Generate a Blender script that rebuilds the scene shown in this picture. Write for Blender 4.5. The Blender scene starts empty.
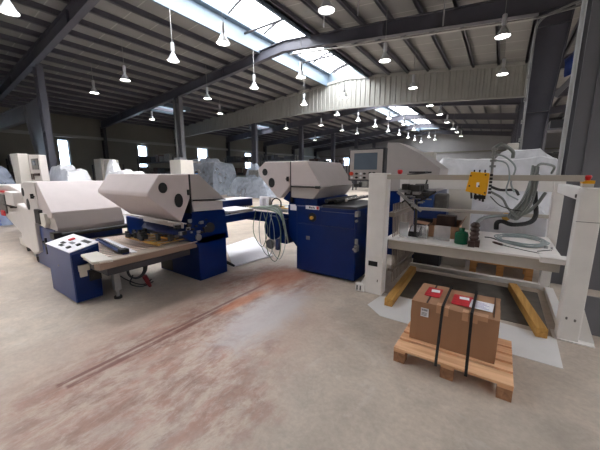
import bpy, bmesh, math, random
from mathutils import Vector, Matrix, noise
random.seed(7)
C = bpy.context.scene.collection
PI = math.pi
CAM_H = 1.7
PITCH, YAW, FPX = math.radians(10.1657), math.radians(34.5673), 290.0

# ---------------------------------------------------------------- materials
def lin(c):
    c = c / 255.0
    return c / 12.92 if c <= 0.04045 else ((c + 0.055) / 1.055) ** 2.4
def rgb(r, g, b): return (lin(r), lin(g), lin(b), 1.0)
M = {}
def mat(name, col, rough=0.5, metal=0.0, var=0.06, scale=6.0, bump=0.0, spec=0.5, emis=None, estr=0.0):
    m = bpy.data.materials.new(name); m.use_nodes = True
    nt = m.node_tree; b = nt.nodes['Principled BSDF']
    b.inputs['Roughness'].default_value = rough; b.inputs['Metallic'].default_value = metal
    b.inputs['Specular IOR Level'].default_value = spec
    tc = nt.nodes.new('ShaderNodeTexCoord'); n = nt.nodes.new('ShaderNodeTexNoise')
    n.inputs['Scale'].default_value = scale; n.inputs['Detail'].default_value = 5
    nt.links.new(tc.outputs['Object'], n.inputs['Vector'])
    r = nt.nodes.new('ShaderNodeValToRGB')
    c = rgb(*col)
    r.color_ramp.elements[0].position = 0.3; r.color_ramp.elements[1].position = 0.7
    r.color_ramp.elements[0].color = tuple(max(0, x * (1 - var)) for x in c[:3]) + (1,)
    r.color_ramp.elements[1].color = tuple(min(1, x * (1 + var)) for x in c[:3]) + (1,)
    nt.links.new(n.outputs['Fac'], r.inputs['Fac']); nt.links.new(r.outputs['Color'], b.inputs['Base Color'])
    if bump:
        bp = nt.nodes.new('ShaderNodeBump'); bp.inputs['Strength'].default_value = bump
        nt.links.new(n.outputs['Fac'], bp.inputs['Height']); nt.links.new(bp.outputs['Normal'], b.inputs['Normal'])
    if emis:
        b.inputs['Emission Color'].default_value = rgb(*emis); b.inputs['Emission Strength'].default_value = estr
    M[name] = m
    return m
mat('white_paint', (212, 205, 202), 0.38, var=0.03)
mat('hood_paint', (211, 199, 198), 0.35, var=0.03)
mat('grey_hood', (182, 174, 171), 0.4, var=0.03)
mat('frame_paint', (232, 228, 225), 0.4, var=0.04)
mat('bar_paint', (178, 170, 160), 0.45, var=0.05)
mat('blue_paint', (0, 34, 96), 0.3, var=0.08, spec=.3)
mat('blue_side', (34, 58, 118), 0.33, var=0.08, spec=.4)
mat('bright_blue', (45, 85, 165), 0.5)
mat('steel', (84, 84, 94), 0.55, metal=0.0, var=0.08, scale=2)
mat('steel_light', (112, 112, 118), 0.5, var=0.08, scale=2)
mat('steel_dark', (52, 52, 58), 0.55, var=0.1, scale=2)
mat('wall_panel', (128, 126, 118), 0.7, var=0.05, scale=1)
mat('wall_end', (150, 150, 152), 0.7, var=0.05, scale=1)
mat('corrugated', (158, 158, 153), 0.6, var=0.05, scale=1)
mat('galv', (160, 160, 160), 0.35, metal=0.7, var=0.1, scale=20)
mat('chrome', (190, 190, 190), 0.25, metal=0.9, var=0.05)
mat('rail_alu', (196, 180, 166), 0.4, metal=0.3, var=0.06)
mat('black', (18, 18, 20), 0.5, var=0.2)
mat('rubber', (28, 28, 30), 0.7, var=0.2)
mat('dark_clutter', (46, 44, 44), 0.6, var=0.3, scale=12)
mat('grey_clutter', (110, 108, 105), 0.6, var=0.3, scale=12)
mat('yellow', (232, 170, 20), 0.45, var=0.05)
mat('dark_red', (120, 20, 26), .5)
mat('rail_front', (150, 126, 112), .45)
mat('red', (196, 24, 34), 0.4, var=0.08)
mat('orange_red', (225, 70, 40), 0.4)
mat('label_red', (186, 32, 44), 0.5, var=0.25, scale=30)
mat('paper', (232, 230, 236), 0.7, var=0.03)
mat('ink', (60, 60, 72), 0.7)
mat('blue_ink', (120, 110, 180), 0.7)
mat('tape', (196, 150, 116), 0.35, var=0.08)
mat('cream', (214, 208, 200), 0.5, var=0.03)
mat('green', (16, 92, 62), 0.25, var=0.1)
mat('brown_dark', (66, 46, 40), 0.5, var=0.2)
mat('hose_grey', (120, 124, 122), 0.45, var=0.1)
mat('hose_pale', (150, 160, 160), 0.4, var=0.1)
mat('tarp_blue', (28, 58, 130), 0.5, var=0.2, bump=0.4)
mat('person_blue', (20, 110, 190), 0.8)
mat('skin', (190, 140, 115), 0.6)
mat('screen', (96, 108, 122), 0.2, var=0.1, scale=3)
mat('brass', (206, 160, 80), 0.4, metal=0.5)
mat('table_white', (236, 230, 227), 0.5, var=.05)
mat('slat_metal', (158, 146, 136), .4, metal=.3)
mat('roller_cream', (226, 204, 190), .35, metal=.1)
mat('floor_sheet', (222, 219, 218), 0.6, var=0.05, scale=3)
mat('skylight_frame', (104, 120, 134), 0.5, metal=0.0, var=0.04)
mat('lamp_metal', (196, 198, 202), 0.35, metal=0.4)
mat('lamp_glow', (255, 255, 255), 0.5, emis=(255, 252, 245), estr=14.0)
mat('indicator', (120, 120, 120), 0.5)

def wood(name, c1, c2, axis=0, sc=1.0):
    m = bpy.data.materials.new(name); m.use_nodes = True; nt = m.node_tree; b = nt.nodes['Principled BSDF']
    b.inputs['Roughness'].default_value = 0.65
    tc = nt.nodes.new('ShaderNodeTexCoord'); mp = nt.nodes.new('ShaderNodeMapping')
    s = [22 * sc] * 3; s[axis] = 1.6 * sc
    mp.inputs['Scale'].default_value = s
    n = nt.nodes.new('ShaderNodeTexNoise'); n.inputs['Scale'].default_value = 1.0; n.inputs['Detail'].default_value = 6; n.inputs['Distortion'].default_value = 0.6
    r = nt.nodes.new('ShaderNodeValToRGB'); r.color_ramp.elements[0].position = .32; r.color_ramp.elements[1].position = .68
    r.color_ramp.elements[0].color = rgb(*c1); r.color_ramp.elements[1].color = rgb(*c2)
    nt.links.new(tc.outputs['Object'], mp.inputs['Vector']); nt.links.new(mp.outputs['Vector'], n.inputs['Vector'])
    nt.links.new(n.outputs['Fac'], r.inputs['Fac']); nt.links.new(r.outputs['Color'], b.inputs['Base Color'])
    M[name] = m
wood('pallet_wood', (216, 162, 120), (244, 198, 156))
wood('block_wood', (132, 92, 66), (178, 130, 96), 1)
wood('timber_wood', (176, 128, 60), (212, 164, 92), 1)
wood('cardboard', (160, 119, 90), (170, 129, 99), 2, 0.25)
wood('far_pallet', (176, 118, 62), (206, 150, 92))

def ceiling_mat():
    m = bpy.data.materials.new('roof_panel'); m.use_nodes = True; nt = m.node_tree; b = nt.nodes['Principled BSDF']
    b.inputs['Roughness'].default_value = 0.6
    tc = nt.nodes.new('ShaderNodeTexCoord'); sp = nt.nodes.new('ShaderNodeSeparateXYZ')
    nt.links.new(tc.outputs['Object'], sp.inputs[0])
    a = nt.nodes.new('ShaderNodeMath'); a.operation = 'FRACT'
    d = nt.nodes.new('ShaderNodeMath'); d.operation = 'MULTIPLY'; d.inputs[1].default_value = 1.0
    nt.links.new(sp.outputs['Y'], d.inputs[0]); nt.links.new(d.outputs[0], a.inputs[0])
    r = nt.nodes.new('ShaderNodeValToRGB'); e = r.color_ramp.elements
    e[0].position = 0.0; e[0].color = rgb(196, 195, 192); e[1].position = 0.05; e[1].color = rgb(150, 150, 149)
    nt.links.new(a.outputs[0], r.inputs['Fac'])
    n = nt.nodes.new('ShaderNodeTexNoise'); n.inputs['Scale'].default_value = 0.9; n.inputs['Detail'].default_value = 4
    nt.links.new(tc.outputs['Object'], n.inputs['Vector'])
    mx = nt.nodes.new('ShaderNodeMix'); mx.data_type = 'RGBA'; mx.blend_type = 'MULTIPLY'; mx.inputs[0].default_value = 0.4
    nt.links.new(r.outputs['Color'], mx.inputs[6]); nt.links.new(n.outputs['Fac'], mx.inputs[7])
    nt.links.new(mx.outputs[2], b.inputs['Base Color'])
    M['roof_panel'] = m
ceiling_mat()

def glass_mat(name, col, trans):
    m = bpy.data.materials.new(name); m.use_nodes = True; nt = m.node_tree
    nt.nodes.remove(nt.nodes['Principled BSDF']); out = nt.nodes['Material Output']
    t = nt.nodes.new('ShaderNodeBsdfTransparent'); d = nt.nodes.new('ShaderNodeBsdfTranslucent'); x = nt.nodes.new('ShaderNodeMixShader')
    t.inputs[0].default_value = rgb(*col); d.inputs[0].default_value = rgb(*col); x.inputs[0].default_value = trans
    nt.links.new(d.outputs[0], x.inputs[1]); nt.links.new(t.outputs[0], x.inputs[2]); nt.links.new(x.outputs[0], out.inputs[0])
    M[name] = m
glass_mat('skylight_pane', (252, 253, 255), 0.85)
glass_mat('window_pane', (225, 238, 252), 0.9)

def plastic_mat(name, col, fac):
    m = bpy.data.materials.new(name); m.use_nodes = True; nt = m.node_tree; b = nt.nodes['Principled BSDF']
    out = nt.nodes['Material Output']
    b.inputs['Base Color'].default_value = rgb(*col); b.inputs['Roughness'].default_value = 0.42
    t = nt.nodes.new('ShaderNodeBsdfTransparent'); x = nt.nodes.new('ShaderNodeMixShader')
    tc = nt.nodes.new('ShaderNodeTexCoord'); n = nt.nodes.new('ShaderNodeTexNoise'); n.inputs['Scale'].default_value = 1.6; n.inputs['Detail'].default_value = 5
    n.inputs['Distortion'].default_value = 1.5
    nt.links.new(tc.outputs['Object'], n.inputs['Vector'])
    mr = nt.nodes.new('ShaderNodeMapRange'); mr.inputs[1].default_value = .35; mr.inputs[2].default_value = .65
    mr.inputs[3].default_value = max(0, fac - .1); mr.inputs[4].default_value = min(1, fac + .1)
    nt.links.new(n.outputs['Fac'], mr.inputs[0]); nt.links.new(mr.outputs[0], x.inputs[0])
    nt.links.new(t.outputs[0], x.inputs[1]); nt.links.new(b.outputs[0], x.inputs[2]); nt.links.new(x.outputs[0], out.inputs[0])
    bp = nt.nodes.new('ShaderNodeBump'); bp.inputs['Strength'].default_value = 0.15; bp.inputs['Distance'].default_value = .05
    nt.links.new(n.outputs['Fac'], bp.inputs['Height']); nt.links.new(bp.outputs['Normal'], b.inputs['Normal'])
    M[name] = m
plastic_mat('plastic_white', (240, 240, 245), 0.82)
plastic_mat('plastic_clear', (200, 210, 226), 0.42)
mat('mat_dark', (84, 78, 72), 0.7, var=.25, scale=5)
plastic_mat('acrylic', (220, 222, 226), 0.35)

def floor_mat():
    m = bpy.data.materials.new('concrete'); m.use_nodes = True; nt = m.node_tree; b = nt.nodes['Principled BSDF']
    L = nt.links.new
    tc = nt.nodes.new('ShaderNodeTexCoord')
    def node(t, **k):
        n = nt.nodes.new(t)
        for a, v in k.items(): setattr(n, a, v)
        return n
    def noisen(scale, detail=6, rough=.6, dist=0, sc=(1, 1, 1), rot=0):
        mp = node('ShaderNodeMapping'); mp.inputs['Scale'].default_value = sc; mp.inputs['Rotation'].default_value = (0, 0, rot)
        L(tc.outputs['Object'], mp.inputs['Vector'])
        n = node('ShaderNodeTexNoise'); n.inputs['Scale'].default_value = scale; n.inputs['Detail'].default_value = detail
        n.inputs['Roughness'].default_value = rough; n.inputs['Distortion'].default_value = dist
        L(mp.outputs[0], n.inputs['Vector']); return n.outputs['Fac']
    def ramp(fac, p0, p1, c0=(0, 0, 0, 1), c1=(1, 1, 1, 1)):
        r = node('ShaderNodeValToRGB'); r.color_ramp.elements[0].position = p0; r.color_ramp.elements[1].position = p1
        r.color_ramp.elements[0].color = c0; r.color_ramp.elements[1].color = c1; L(fac, r.inputs['Fac']); return r.outputs['Color']
    def mth(op, a, b2=None):
        n = node('ShaderNodeMath', operation=op)
        for i, v in enumerate((a, b2)):
            if v is None: continue
            if isinstance(v, (int, float)): n.inputs[i].default_value = v
            else: L(v, n.inputs[i])
        return n.outputs[0]
    def mix(fac, a, b2, mode='MIX'):
        n = node('ShaderNodeMix', data_type='RGBA', blend_type=mode)
        for i, v in ((0, fac), (6, a), (7, b2)):
            if isinstance(v, (int, float)): n.inputs[i].default_value = v
            elif isinstance(v, tuple): n.inputs[i].default_value = v
            else: L(v, n.inputs[i])
        return n.outputs[2]
    sp = node('ShaderNodeSeparateXYZ'); L(tc.outputs['Object'], sp.inputs[0]); X, Y = sp.outputs['X'], sp.outputs['Y']
    def smooth(v, a, b2):   # 0 below a, 1 above b
        n = node('ShaderNodeMapRange', interpolation_type='SMOOTHSTEP'); n.inputs[1].default_value = a; n.inputs[2].default_value = b2
        L(v, n.inputs[0]); return n.outputs[0]
    def blob(cx, cy, rx, ry, soft=.6, rot=0.0, wob=None):
        dx = mth('SUBTRACT', X, cx); dy = mth('SUBTRACT', Y, cy)
        c, s = math.cos(rot), math.sin(rot)
        u = mth('ADD', mth('MULTIPLY', dx, c / rx), mth('MULTIPLY', dy, s / rx))
        v = mth('ADD', mth('MULTIPLY', dx, -s / ry), mth('MULTIPLY', dy, c / ry))
        d = mth('SQRT', mth('ADD', mth('MULTIPLY', u, u), mth('MULTIPLY', v, v)))
        if wob is not None: d = mth('ADD', d, mth('MULTIPLY', mth('SUBTRACT', wob, .5), 1.3))
        n = node('ShaderNodeMapRange', interpolation_type='SMOOTHSTEP'); n.inputs[1].default_value = 1 + soft * .5; n.inputs[2].default_value = 1 - soft * .5
        L(d, n.inputs[0]); return n.outputs[0]
    n1 = noisen(0.55, 8, .62, .4); n2 = noisen(3.2, 8, .65, .8); n3 = noisen(26, 4, .6); n4 = noisen(1.5, 8, .68, .35, rot=.4)
    base = ramp(n1, .3, .72, rgb(156, 146, 137), rgb(196, 186, 175))
    base = mix(.55, base, ramp(n2, .3, .7, rgb(138, 128, 118), rgb(208, 198, 188)), 'MULTIPLY')
    base = mix(1.0, base, (1.75, 1.75, 1.75, 1), 'MULTIPLY')
    base = mix(.25, base, ramp(n3, .35, .65, (.5, .5, .5, 1), (1, 1, 1, 1)), 'MULTIPLY')
    # pale scuffs
    base = mix(mth('MULTIPLY', ramp(noisen(1.1, 8, .7, 2.5), .56, .68), .35), base, rgb(214, 208, 202))
    # rusty red stain
    st = mth('MAXIMUM', blob(-2.55, 1.55, .62, 1.5, .9, 0.05, n4), mth('MULTIPLY', blob(-2.85, 3.3, .75, 1.0, .9, 0, n4), 1.0))
    st2 = blob(-2.0, 1.15, .75, .85, .9, 0, n4)
    stm = mth('MULTIPLY', mth('MAXIMUM', st, st2), ramp(n2, .18, .5))
    stcol = ramp(noisen(3.4, 9, .75, .2, sc=(1.6, .6, 1)), .34, .66, rgb(104, 60, 50), rgb(176, 120, 102))
    broad = mth('MULTIPLY', mth('MAXIMUM', blob(-2.5, 1.6, 1.15, 2.0, 1.0, .05, n4), blob(-2.9, 3.3, .9, 1.0, 1.0, 0, n4)), .42)
    base = mix(broad, base, rgb(180, 144, 130))
    spk = ramp(noisen(4.0, 10, .8, .25, sc=(1.5, .7, 1), rot=-.2), .42, .56)
    col = mix(mth('MULTIPLY', mth('MULTIPLY', stm, spk), .72), base, stcol)
    # pale washed patch
    w = blob(-2.2, 2.5, .32, .75, .9, .1, n2)
    col = mix(mth('MULTIPLY', w, .6), col, rgb(196, 194, 198))
    # dark red drag line
    def line(cx, wdt, y0, y1, slope=0.0):
        dx = mth('ABSOLUTE', mth('SUBTRACT', mth('SUBTRACT', X, mth('MULTIPLY', mth('SUBTRACT', Y, y0), slope)), cx))
        a = node('ShaderNodeMapRange', interpolation_type='SMOOTHSTEP'); a.inputs[1].default_value = wdt; a.inputs[2].default_value = wdt * .4; L(dx, a.inputs[0])
        return mth('MULTIPLY', a.outputs[0], mth('MULTIPLY', smooth(Y, y0, y0 + .03), mth('SUBTRACT', 1, smooth(Y, y1 - .3, y1))))
    ln = mth('MAXIMUM', line(-2.80, .032, .58, 3.6, -.03), line(-2.72, .045, .62, 2.7, -.03))
    ln = mth('MULTIPLY', ln, ramp(noisen(6, 5, .7, sc=(3, .6, 1)), .3, .5))
    col = mix(mth('MULTIPLY', ln, .8), col, rgb(112, 60, 54))
    col = mix(mth('MULTIPLY', blob(-2.9, 3.6, .35, .45, .9, 0, n2), .6), col, rgb(176, 92, 52))
    col = mix(mth('MULTIPLY', blob(-2.72, 2.6, .10, .45, .8, 0, n2), .6), col, rgb(206, 120, 70))
    # grey oil marks on the right
    col = mix(mth('MULTIPLY', blob(-.1, 1.35, .32, .2, .8, .5, n4), .28), col, rgb(96, 92, 88))
    col = mix(mth('MULTIPLY', blob(.35, 2.05, .5, .35, .9, .2, n4), .25), col, rgb(96, 92, 88))
    L(col, b.inputs['Base Color'])
    rr = node('ShaderNodeMapRange'); rr.inputs[3].default_value = .38; rr.inputs[4].default_value = .62; L(n2, rr.inputs[0]); L(rr.outputs[0], b.inputs['Roughness'])
    bp = node('ShaderNodeBump'); bp.inputs['Strength'].default_value = .12; bp.inputs['Distance'].default_value = .01; L(n3, bp.inputs['Height']); L(bp.outputs['Normal'], b.inputs['Normal'])
    M['concrete'] = m
floor_mat()

# ---------------------------------------------------------------- mesh helpers
class MB:
    def __init__(s): s.v = []; s.f = []
    def add(s, vs, fs):
        k = len(s.v); s.v += [tuple(v) for v in vs]; s.f += [tuple(i + k for i in f) for f in fs]; return s
    def box(s, x0, x1, y0, y1, z0, z1):
        vs = [(x, y, z) for z in (z0, z1) for y in (y0, y1) for x in (x0, x1)]
        return s.add(vs, [(0, 2, 3, 1), (4, 5, 7, 6), (0, 1, 5, 4), (2, 6, 7, 3), (0, 4, 6, 2), (1, 3, 7, 5)])
    def obox(s, p0, p1, w, h, up=(0, 0, 1)):   # oriented bar from p0 to p1, width w, height h
        a, b = Vector(p0), Vector(p1); d = (b - a).normalized(); u = Vector(up)
        r = d.cross(u)
        if r.length < 1e-4: r = d.cross(Vector((1, 0, 0)))
        r.normalize(); u = r.cross(d).normalized()
        vs = []
        for q in (a, b):
            for i, j in ((-1, -1), (1, -1), (1, 1), (-1, 1)): vs.append(q + r * (w / 2 * i) + u * (h / 2 * j))
        return s.add(vs, [(0, 1, 2, 3), (7, 6, 5, 4), (0, 4, 5, 1), (1, 5, 6, 2), (2, 6, 7, 3), (3, 7, 4, 0)])
    def prism(s, pts, axis, a0, a1):   # pts in the other two axes' order
        def mk(p, a):
            if axis == 'y': return (p[0], a, p[1])
            if axis == 'x': return (a, p[0], p[1])
            return (p[0], p[1], a)
        n = len(pts); vs = [mk(p, a0) for p in pts] + [mk(p, a1) for p in pts]
        fs = [tuple(range(n)), tuple(range(2 * n - 1, n - 1, -1))] + [(i, i + n, (i + 1) % n + n, (i + 1) % n) for i in range(n)]
        return s.add(vs, fs)
    def tube(s, path, r, n=10, caps=True):
        P = [Vector(p) for p in path]; rs = r if isinstance(r, (list, tuple)) else [r] * len(P)
        k0 = len(s.v); prev = None
        for i, p in enumerate(P):
            d = (P[min(i + 1, len(P) - 1)] - P[max(i - 1, 0)]).normalized()
            if prev is None:
                u = d.cross(Vector((0, 0, 1)));
                if u.length < 1e-3: u = d.cross(Vector((1, 0, 0)))
            else: u = prev - d * prev.dot(d)
            u.normalize(); prev = u; w = d.cross(u)
            for j in range(n):
                a = 2 * PI * j / n; s.v.append(tuple(p + (u * math.cos(a) + w * math.sin(a)) * rs[i]))
        for i in range(len(P) - 1):
            for j in range(n):
                a = k0 + i * n + j; b = k0 + i * n + (j + 1) % n; s.f.append((a, b, b + n, a + n))
        if caps:
            s.f.append(tuple(k0 + j for j in range(n))[::-1]); e = k0 + (len(P) - 1) * n; s.f.append(tuple(e + j for j in range(n)))
        return s
    def cyl(s, p0, p1, r, n=16): return s.tube([p0, p1], r, n)
    def lathe(s, prof, c, n=24):   # prof (r,z) about vertical axis at c
        k = len(s.v)
        for r, z in prof:
            for j in range(n):
                a = 2 * PI * j / n; s.v.append((c[0] + r * math.cos(a), c[1] + r * math.sin(a), c[2] + z))
        for i in range(len(prof) - 1):
            for j in range(n):
                a = k + i * n + j; b = k + i * n + (j + 1) % n; s.f.append((a, b, b + n, a + n))
        return s
    def disc(s, c, nrm, rx, ry=None, th=.004, n=24, up=(0, 0, 1)):
        ry = ry or rx; N = Vector(nrm).normalized(); u = N.cross(Vector(up));
        if u.length < 1e-3: u = Vector((1, 0, 0))
        u.normalize(); w = N.cross(u); c = Vector(c); k = len(s.v)
        for t in (-th / 2, th / 2):
            for j in range(n):
                a = 2 * PI * j / n; s.v.append(tuple(c + N * t + u * math.cos(a) * rx + w * math.sin(a) * ry))
        s.f.append(tuple(k + j for j in range(n))[::-1]); s.f.append(tuple(k + n + j for j in range(n)))
        for j in range(n): s.f.append((k + j, k + (j + 1) % n, k + n + (j + 1) % n, k + n + j))
        return s
def spline(pts, n=8):
    P = [Vector(p) for p in pts]; out = []
    P = [P[0] * 2 - P[1]] + P + [P[-1] * 2 - P[-2]]
    for i in range(1, len(P) - 2):
        for k in range(n):
            t = k / n; a, b, c, d = P[i - 1:i + 3]
            out.append(.5 * ((2 * b) + (c - a) * t + (2 * a - 5 * b + 4 * c - d) * t * t + (3 * b - a - 3 * c + d) * t ** 3))
    out.append(P[-2]); return out

def mkobj(name, mb, m, base=(0, 0, 0), parent=None, bevel=0.0, smooth=False):
    me = bpy.data.meshes.new(name)
    bx, by, bz = base
    me.from_pydata([(x - bx, y - by, z - bz) for x, y, z in mb.v], [], mb.f)
    bm = bmesh.new(); bm.from_mesh(me); bmesh.ops.recalc_face_normals(bm, faces=bm.faces); bm.to_mesh(me); bm.free()
    me.materials.append(M[m]); me.update()
    o = bpy.data.objects.new(name, me); C.objects.link(o)
    if parent is None: o.location = base
    else: o.parent = parent
    if smooth:
        for p in me.polygons: p.use_smooth = True
        try: me.set_sharp_from_angle(angle=math.radians(35))
        except Exception: pass
    if bevel:
        b = o.modifiers.new('bevel', 'BEVEL'); b.width = bevel; b.segments = 2; b.limit_method = 'ANGLE'; b.angle_limit = math.radians(35)
    return o
def tag(o, label, cat, group=None, kind=None):
    if label: o['label'] = label
    if cat: o['category'] = cat
    if group: o['group'] = group
    if kind: o['kind'] = kind
    return o
class Thing:
    def __init__(s, name, label, cat, loc, group=None):
        s.o = bpy.data.objects.new(name, None); C.objects.link(s.o); s.o.location = loc; s.o.empty_display_size = .1
        s.base = loc; tag(s.o, label, cat, group)
    def part(s, name, mb, m, parent=None, bevel=0.0, smooth=False, label=None):
        p = mkobj(name, mb, m, s.base, parent or s.o, bevel, smooth)
        if label: p['label'] = label
        return p
def struct(name, mb, m, bevel=0.0, base=(0, 0, 0), label=None):
    o = mkobj(name, mb, m, base, None, bevel); o['kind'] = 'structure'
    if label: o['label'] = label
    return o
def single(name, mb, m, label, cat, base, group=None, bevel=0.0, smooth=False):
    return tag(mkobj(name, mb, m, base, None, bevel, smooth), label, cat, group)
def copy_tree(o, loc, label, parent=None):
    c = o.copy(); C.objects.link(c)
    if parent is None: c.location = loc; c['label'] = label
    else: c.parent = parent
    for ch in [x for x in bpy.data.objects if x.parent == o]: copy_tree(ch, None, None, c)
    return c

# ---------------------------------------------------------------- the hall
XL, XR, Y0, Y1 = -27.0, 14.0, -9.0, 45.0
RIDGE, VAL, RIDGE2 = -8.4, 0.7, 9.0
def zroof(x):    # top of the rafters = underside of the purlins
    if x <= RIDGE: return 7.35 - .085 * (RIDGE - x)
    if x <= VAL: return 7.35 - .095 * (x - RIDGE)
    if x <= RIDGE2: return zroof(VAL) + .10 * (x - VAL)
    return zroof(RIDGE2) - .1 * (x - RIDGE2)
PUR = .20
fl = MB(); fl.box(XL - .3, XR + .3, Y0, Y1 + .3, -.2, 0); struct('floor', fl, 'concrete')
def roof_strip(mb, x0, x1, y0, y1, th=.12):
    a, b = zroof(x0) + PUR, zroof(x1) + PUR
    vs = [(x0, y0, a), (x1, y0, b), (x1, y1, b), (x0, y1, a), (x0, y0, a + th), (x1, y0, b + th), (x1, y1, b + th), (x0, y1, a + th)]
    mb.add(vs, [(0, 1, 2, 3), (7, 6, 5, 4), (0, 4, 5, 1), (1, 5, 6, 2), (2, 6, 7, 3), (3, 7, 4, 0)])
SL0, SL1 = -9.85, -7.05
SK2 = (-21.6, -20.0); sk2y = [(12.2, 14.4), (22.3, 26.0), (31.4, 34.6), (37.5, 40.0)]
ce = MB()
roof_strip(ce, XL - .3, SK2[0], Y0, Y1)
yy = Y0
for a, b in sk2y: roof_strip(ce, SK2[0], SK2[1], yy, a); yy = b
roof_strip(ce, SK2[0], SK2[1], yy, Y1)
roof_strip(ce, SK2[1], SL0, Y0, Y1); roof_strip(ce, SL1, VAL, Y0, Y1)
roof_strip(ce, VAL, 7.7, Y0, Y1); roof_strip(ce, 10.3, XR + .3, Y0, Y1)
roof_strip(ce, SL0, SL1, Y0, Y0 + 1.0); roof_strip(ce, 7.7, 10.3, Y0, Y0 + 2)
roof_strip(ce, SL0, SL1, 42.5, Y1); roof_strip(ce, 7.7, 10.3, 30, Y1)
struct('ceiling', ce, 'roof_panel')

# walls with window openings
def wall_x(name, x, th, wins, m):   # wall in a plane of constant x, windows (y0,y1,z0,z1)
    mb = MB(); y = Y0; zt = zroof(x if x < 0 else XR) + .3
    for a, b, c, d in sorted(wins):
        mb.box(x, x + th, y, a, 0, zt); mb.box(x, x + th, a, b, 0, c); mb.box(x, x + th, a, b, d, zt); y = b
    mb.box(x, x + th, y, Y1, 0, zt)
    return struct(name, mb, m)
winL = [(1.5, 2.2, 2.2, 4.15), (7.98, 8.68, 2.2, 4.15), (13.75, 14.6, 2.2, 4.15), (20.0, 21.3, 2.2, 4.3), (27.0, 28.2, 2.2, 4.2)]
wall_x('wall_left', XL - .3, .3, winL, 'wall_panel')
wall_x('wall_right', XR, .3, [], 'wall_panel')
def wall_y(name, y, th, wins, m):
    mb = MB(); x = XL - .3; top = 7.8
    for a, b, c, d in sorted(wins):
        mb.box(x, a, y, y + th, 0, top); mb.box(a, b, y, y + th, 0, c); mb.box(a, b, y, y + th, d, top); x = b
    mb.box(x, XR + .3, y, y + th, 0, top)
    return struct(name, mb, m)
winB = [(-25.6, -24.6, 2.2, 4.0), (-22.3, -20.6, 2.9, 4.2), (-18.9, -18.2, 2.2, 4.1), (-16.9, -16.3, 2.0, 3.9), (-14.6, -13.4, 2.2, 3.8)]
wall_y('wall_back', Y1, .3, winB, 'wall_end')
wall_y('wall_front', Y0 - .3, .3, [], 'wall_panel')
nwin = 1
for a, b, c, d in winL:
    w = MB(); w.box(XL - .2, XL - .1, a, a + .06, c, d).box(XL - .2, XL - .1, b - .06, b, c, d).box(XL - .2, XL - .1, a, b, c, c + .06).box(XL - .2, XL - .1, a, b, d - .06, d).box(XL - .2, XL - .1, a, b, (c + d) / 2 - .03, (c + d) / 2 + .03).box(XL - .2, XL - .1, a, b, c + .3, c + .35)
    o = struct('window_%d' % nwin, w, 'steel_light', base=(XL, (a + b) / 2, c)); nwin += 1
    g = mkobj('pane', MB().box(XL - .16, XL - .15, a, b, c, d), 'window_pane', (XL, (a + b) / 2, c), o)
for a, b, c, d in winB:
    w = MB(); w.box(a, a + .06, Y1 + .1, Y1 + .2, c, d).box(b - .06, b, Y1 + .1, Y1 + .2, c, d).box(a, b, Y1 + .1, Y1 + .2, c, c + .06).box(a, b, Y1 + .1, Y1 + .2, d - .06, d).box((a + b) / 2 - .03, (a + b) / 2 + .03, Y1 + .1, Y1 + .2, c, d)
    o = struct('window_%d' % nwin, w, 'steel_light', base=((a + b) / 2, Y1, c)); nwin += 1
    mkobj('pane', MB().box(a, b, Y1 + .15, Y1 + .16, c, d), 'window_pane', ((a + b) / 2, Y1, c), o)
# gutter-like rails on the left and back walls
struct('trim_1', MB().box(XL, XL + .25, Y0, Y1, 4.3, 4.5), 'corrugated')
struct('trim_2', MB().box(XL, XR, Y1 - .2, Y1, 4.4, 4.55), 'wall_panel')

# skylights: curbs, arched bars, panes
def skylight(x0, x1, y0, y1, rise, nb):
    global nwin
    z0, z1 = zroof(x0) + PUR, zroof(x1) + PUR
    cb = MB()
    cb.box(x0 - .04, x0 + .06, y0, y1, z0 - .28, z0 + .45).box(x1 - .06, x1 + .04, y0, y1, z1 - .28, z1 + .45)
    cb.box(x0, x1, y0 - .05, y0 + .05, min(z0, z1) - .05, max(z0, z1) + .45).box(x0, x1, y1 - .05, y1 + .05, min(z0, z1) - .05, max(z0, z1) + .45)
    cb.box(x0 - .02, x0 + .3, y0, y1, z0 + .38, z0 + .45)
    o = struct('window_%d' % nwin, cb, 'skylight_frame', base=((x0 + x1) / 2, (y0 + y1) / 2, z0)); nwin += 1
    def arch(t): return (x0 + (x1 - x0) * t, max(z0, z1) + .45 + rise * math.sin(PI * t))
    pn = MB(); N = 12
    for i in range(N):
        (xa, za), (xb, zb) = arch(i / N), arch((i + 1) / N)
        pn.add([(xa, y0, za), (xb, y0, zb), (xb, y1, zb), (xa, y1, za)], [(0, 1, 2, 3)])
    mkobj('pane', pn, 'skylight_pane', ((x0 + x1) / 2, (y0 + y1) / 2, z0), o)
    br = MB()
    for k in range(nb + 1):
        y = y0 + (y1 - y0) * k / nb
        br.tube([(arch(i / N)[0], y, arch(i / N)[1] - .07) for i in range(N + 1)], .05, 6)
    for k in range(0, nb, 2):
        y = y0 + (y1 - y0) * (k + .5) / nb
        br.tube([(x0, y, z0 + .2), (x1, y, z1 + .2)], .045, 6)
    mkobj('glazing_bars', br, 'steel_dark', ((x0 + x1) / 2, (y0 + y1) / 2, z0), o)
    # portal
    ld = bpy.data.lights.new('portal', 'AREA'); ld.shape = 'RECTANGLE'; ld.size = x1 - x0; ld.size_y = y1 - y0; ld.cycles.is_portal = True
    lo = bpy.data.objects.new('daylight_portal', ld); C.objects.link(lo); lo.location = ((x0 + x1) / 2, (y0 + y1) / 2, max(z0, z1) + 1.0)
skylight(SL0, SL1, Y0 + 1, 17.4, .45, 12)
skylight(SL0, SL1, 17.6, 42.4, .45, 12)
for a, b in sk2y: skylight(SK2[0], SK2[1], a, b, .3, 2)
skylight(7.7, 10.3, Y0 + 2, 29.9, .45, 20)  # unseen skylight over the right bay, added to bring light from the right

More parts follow.
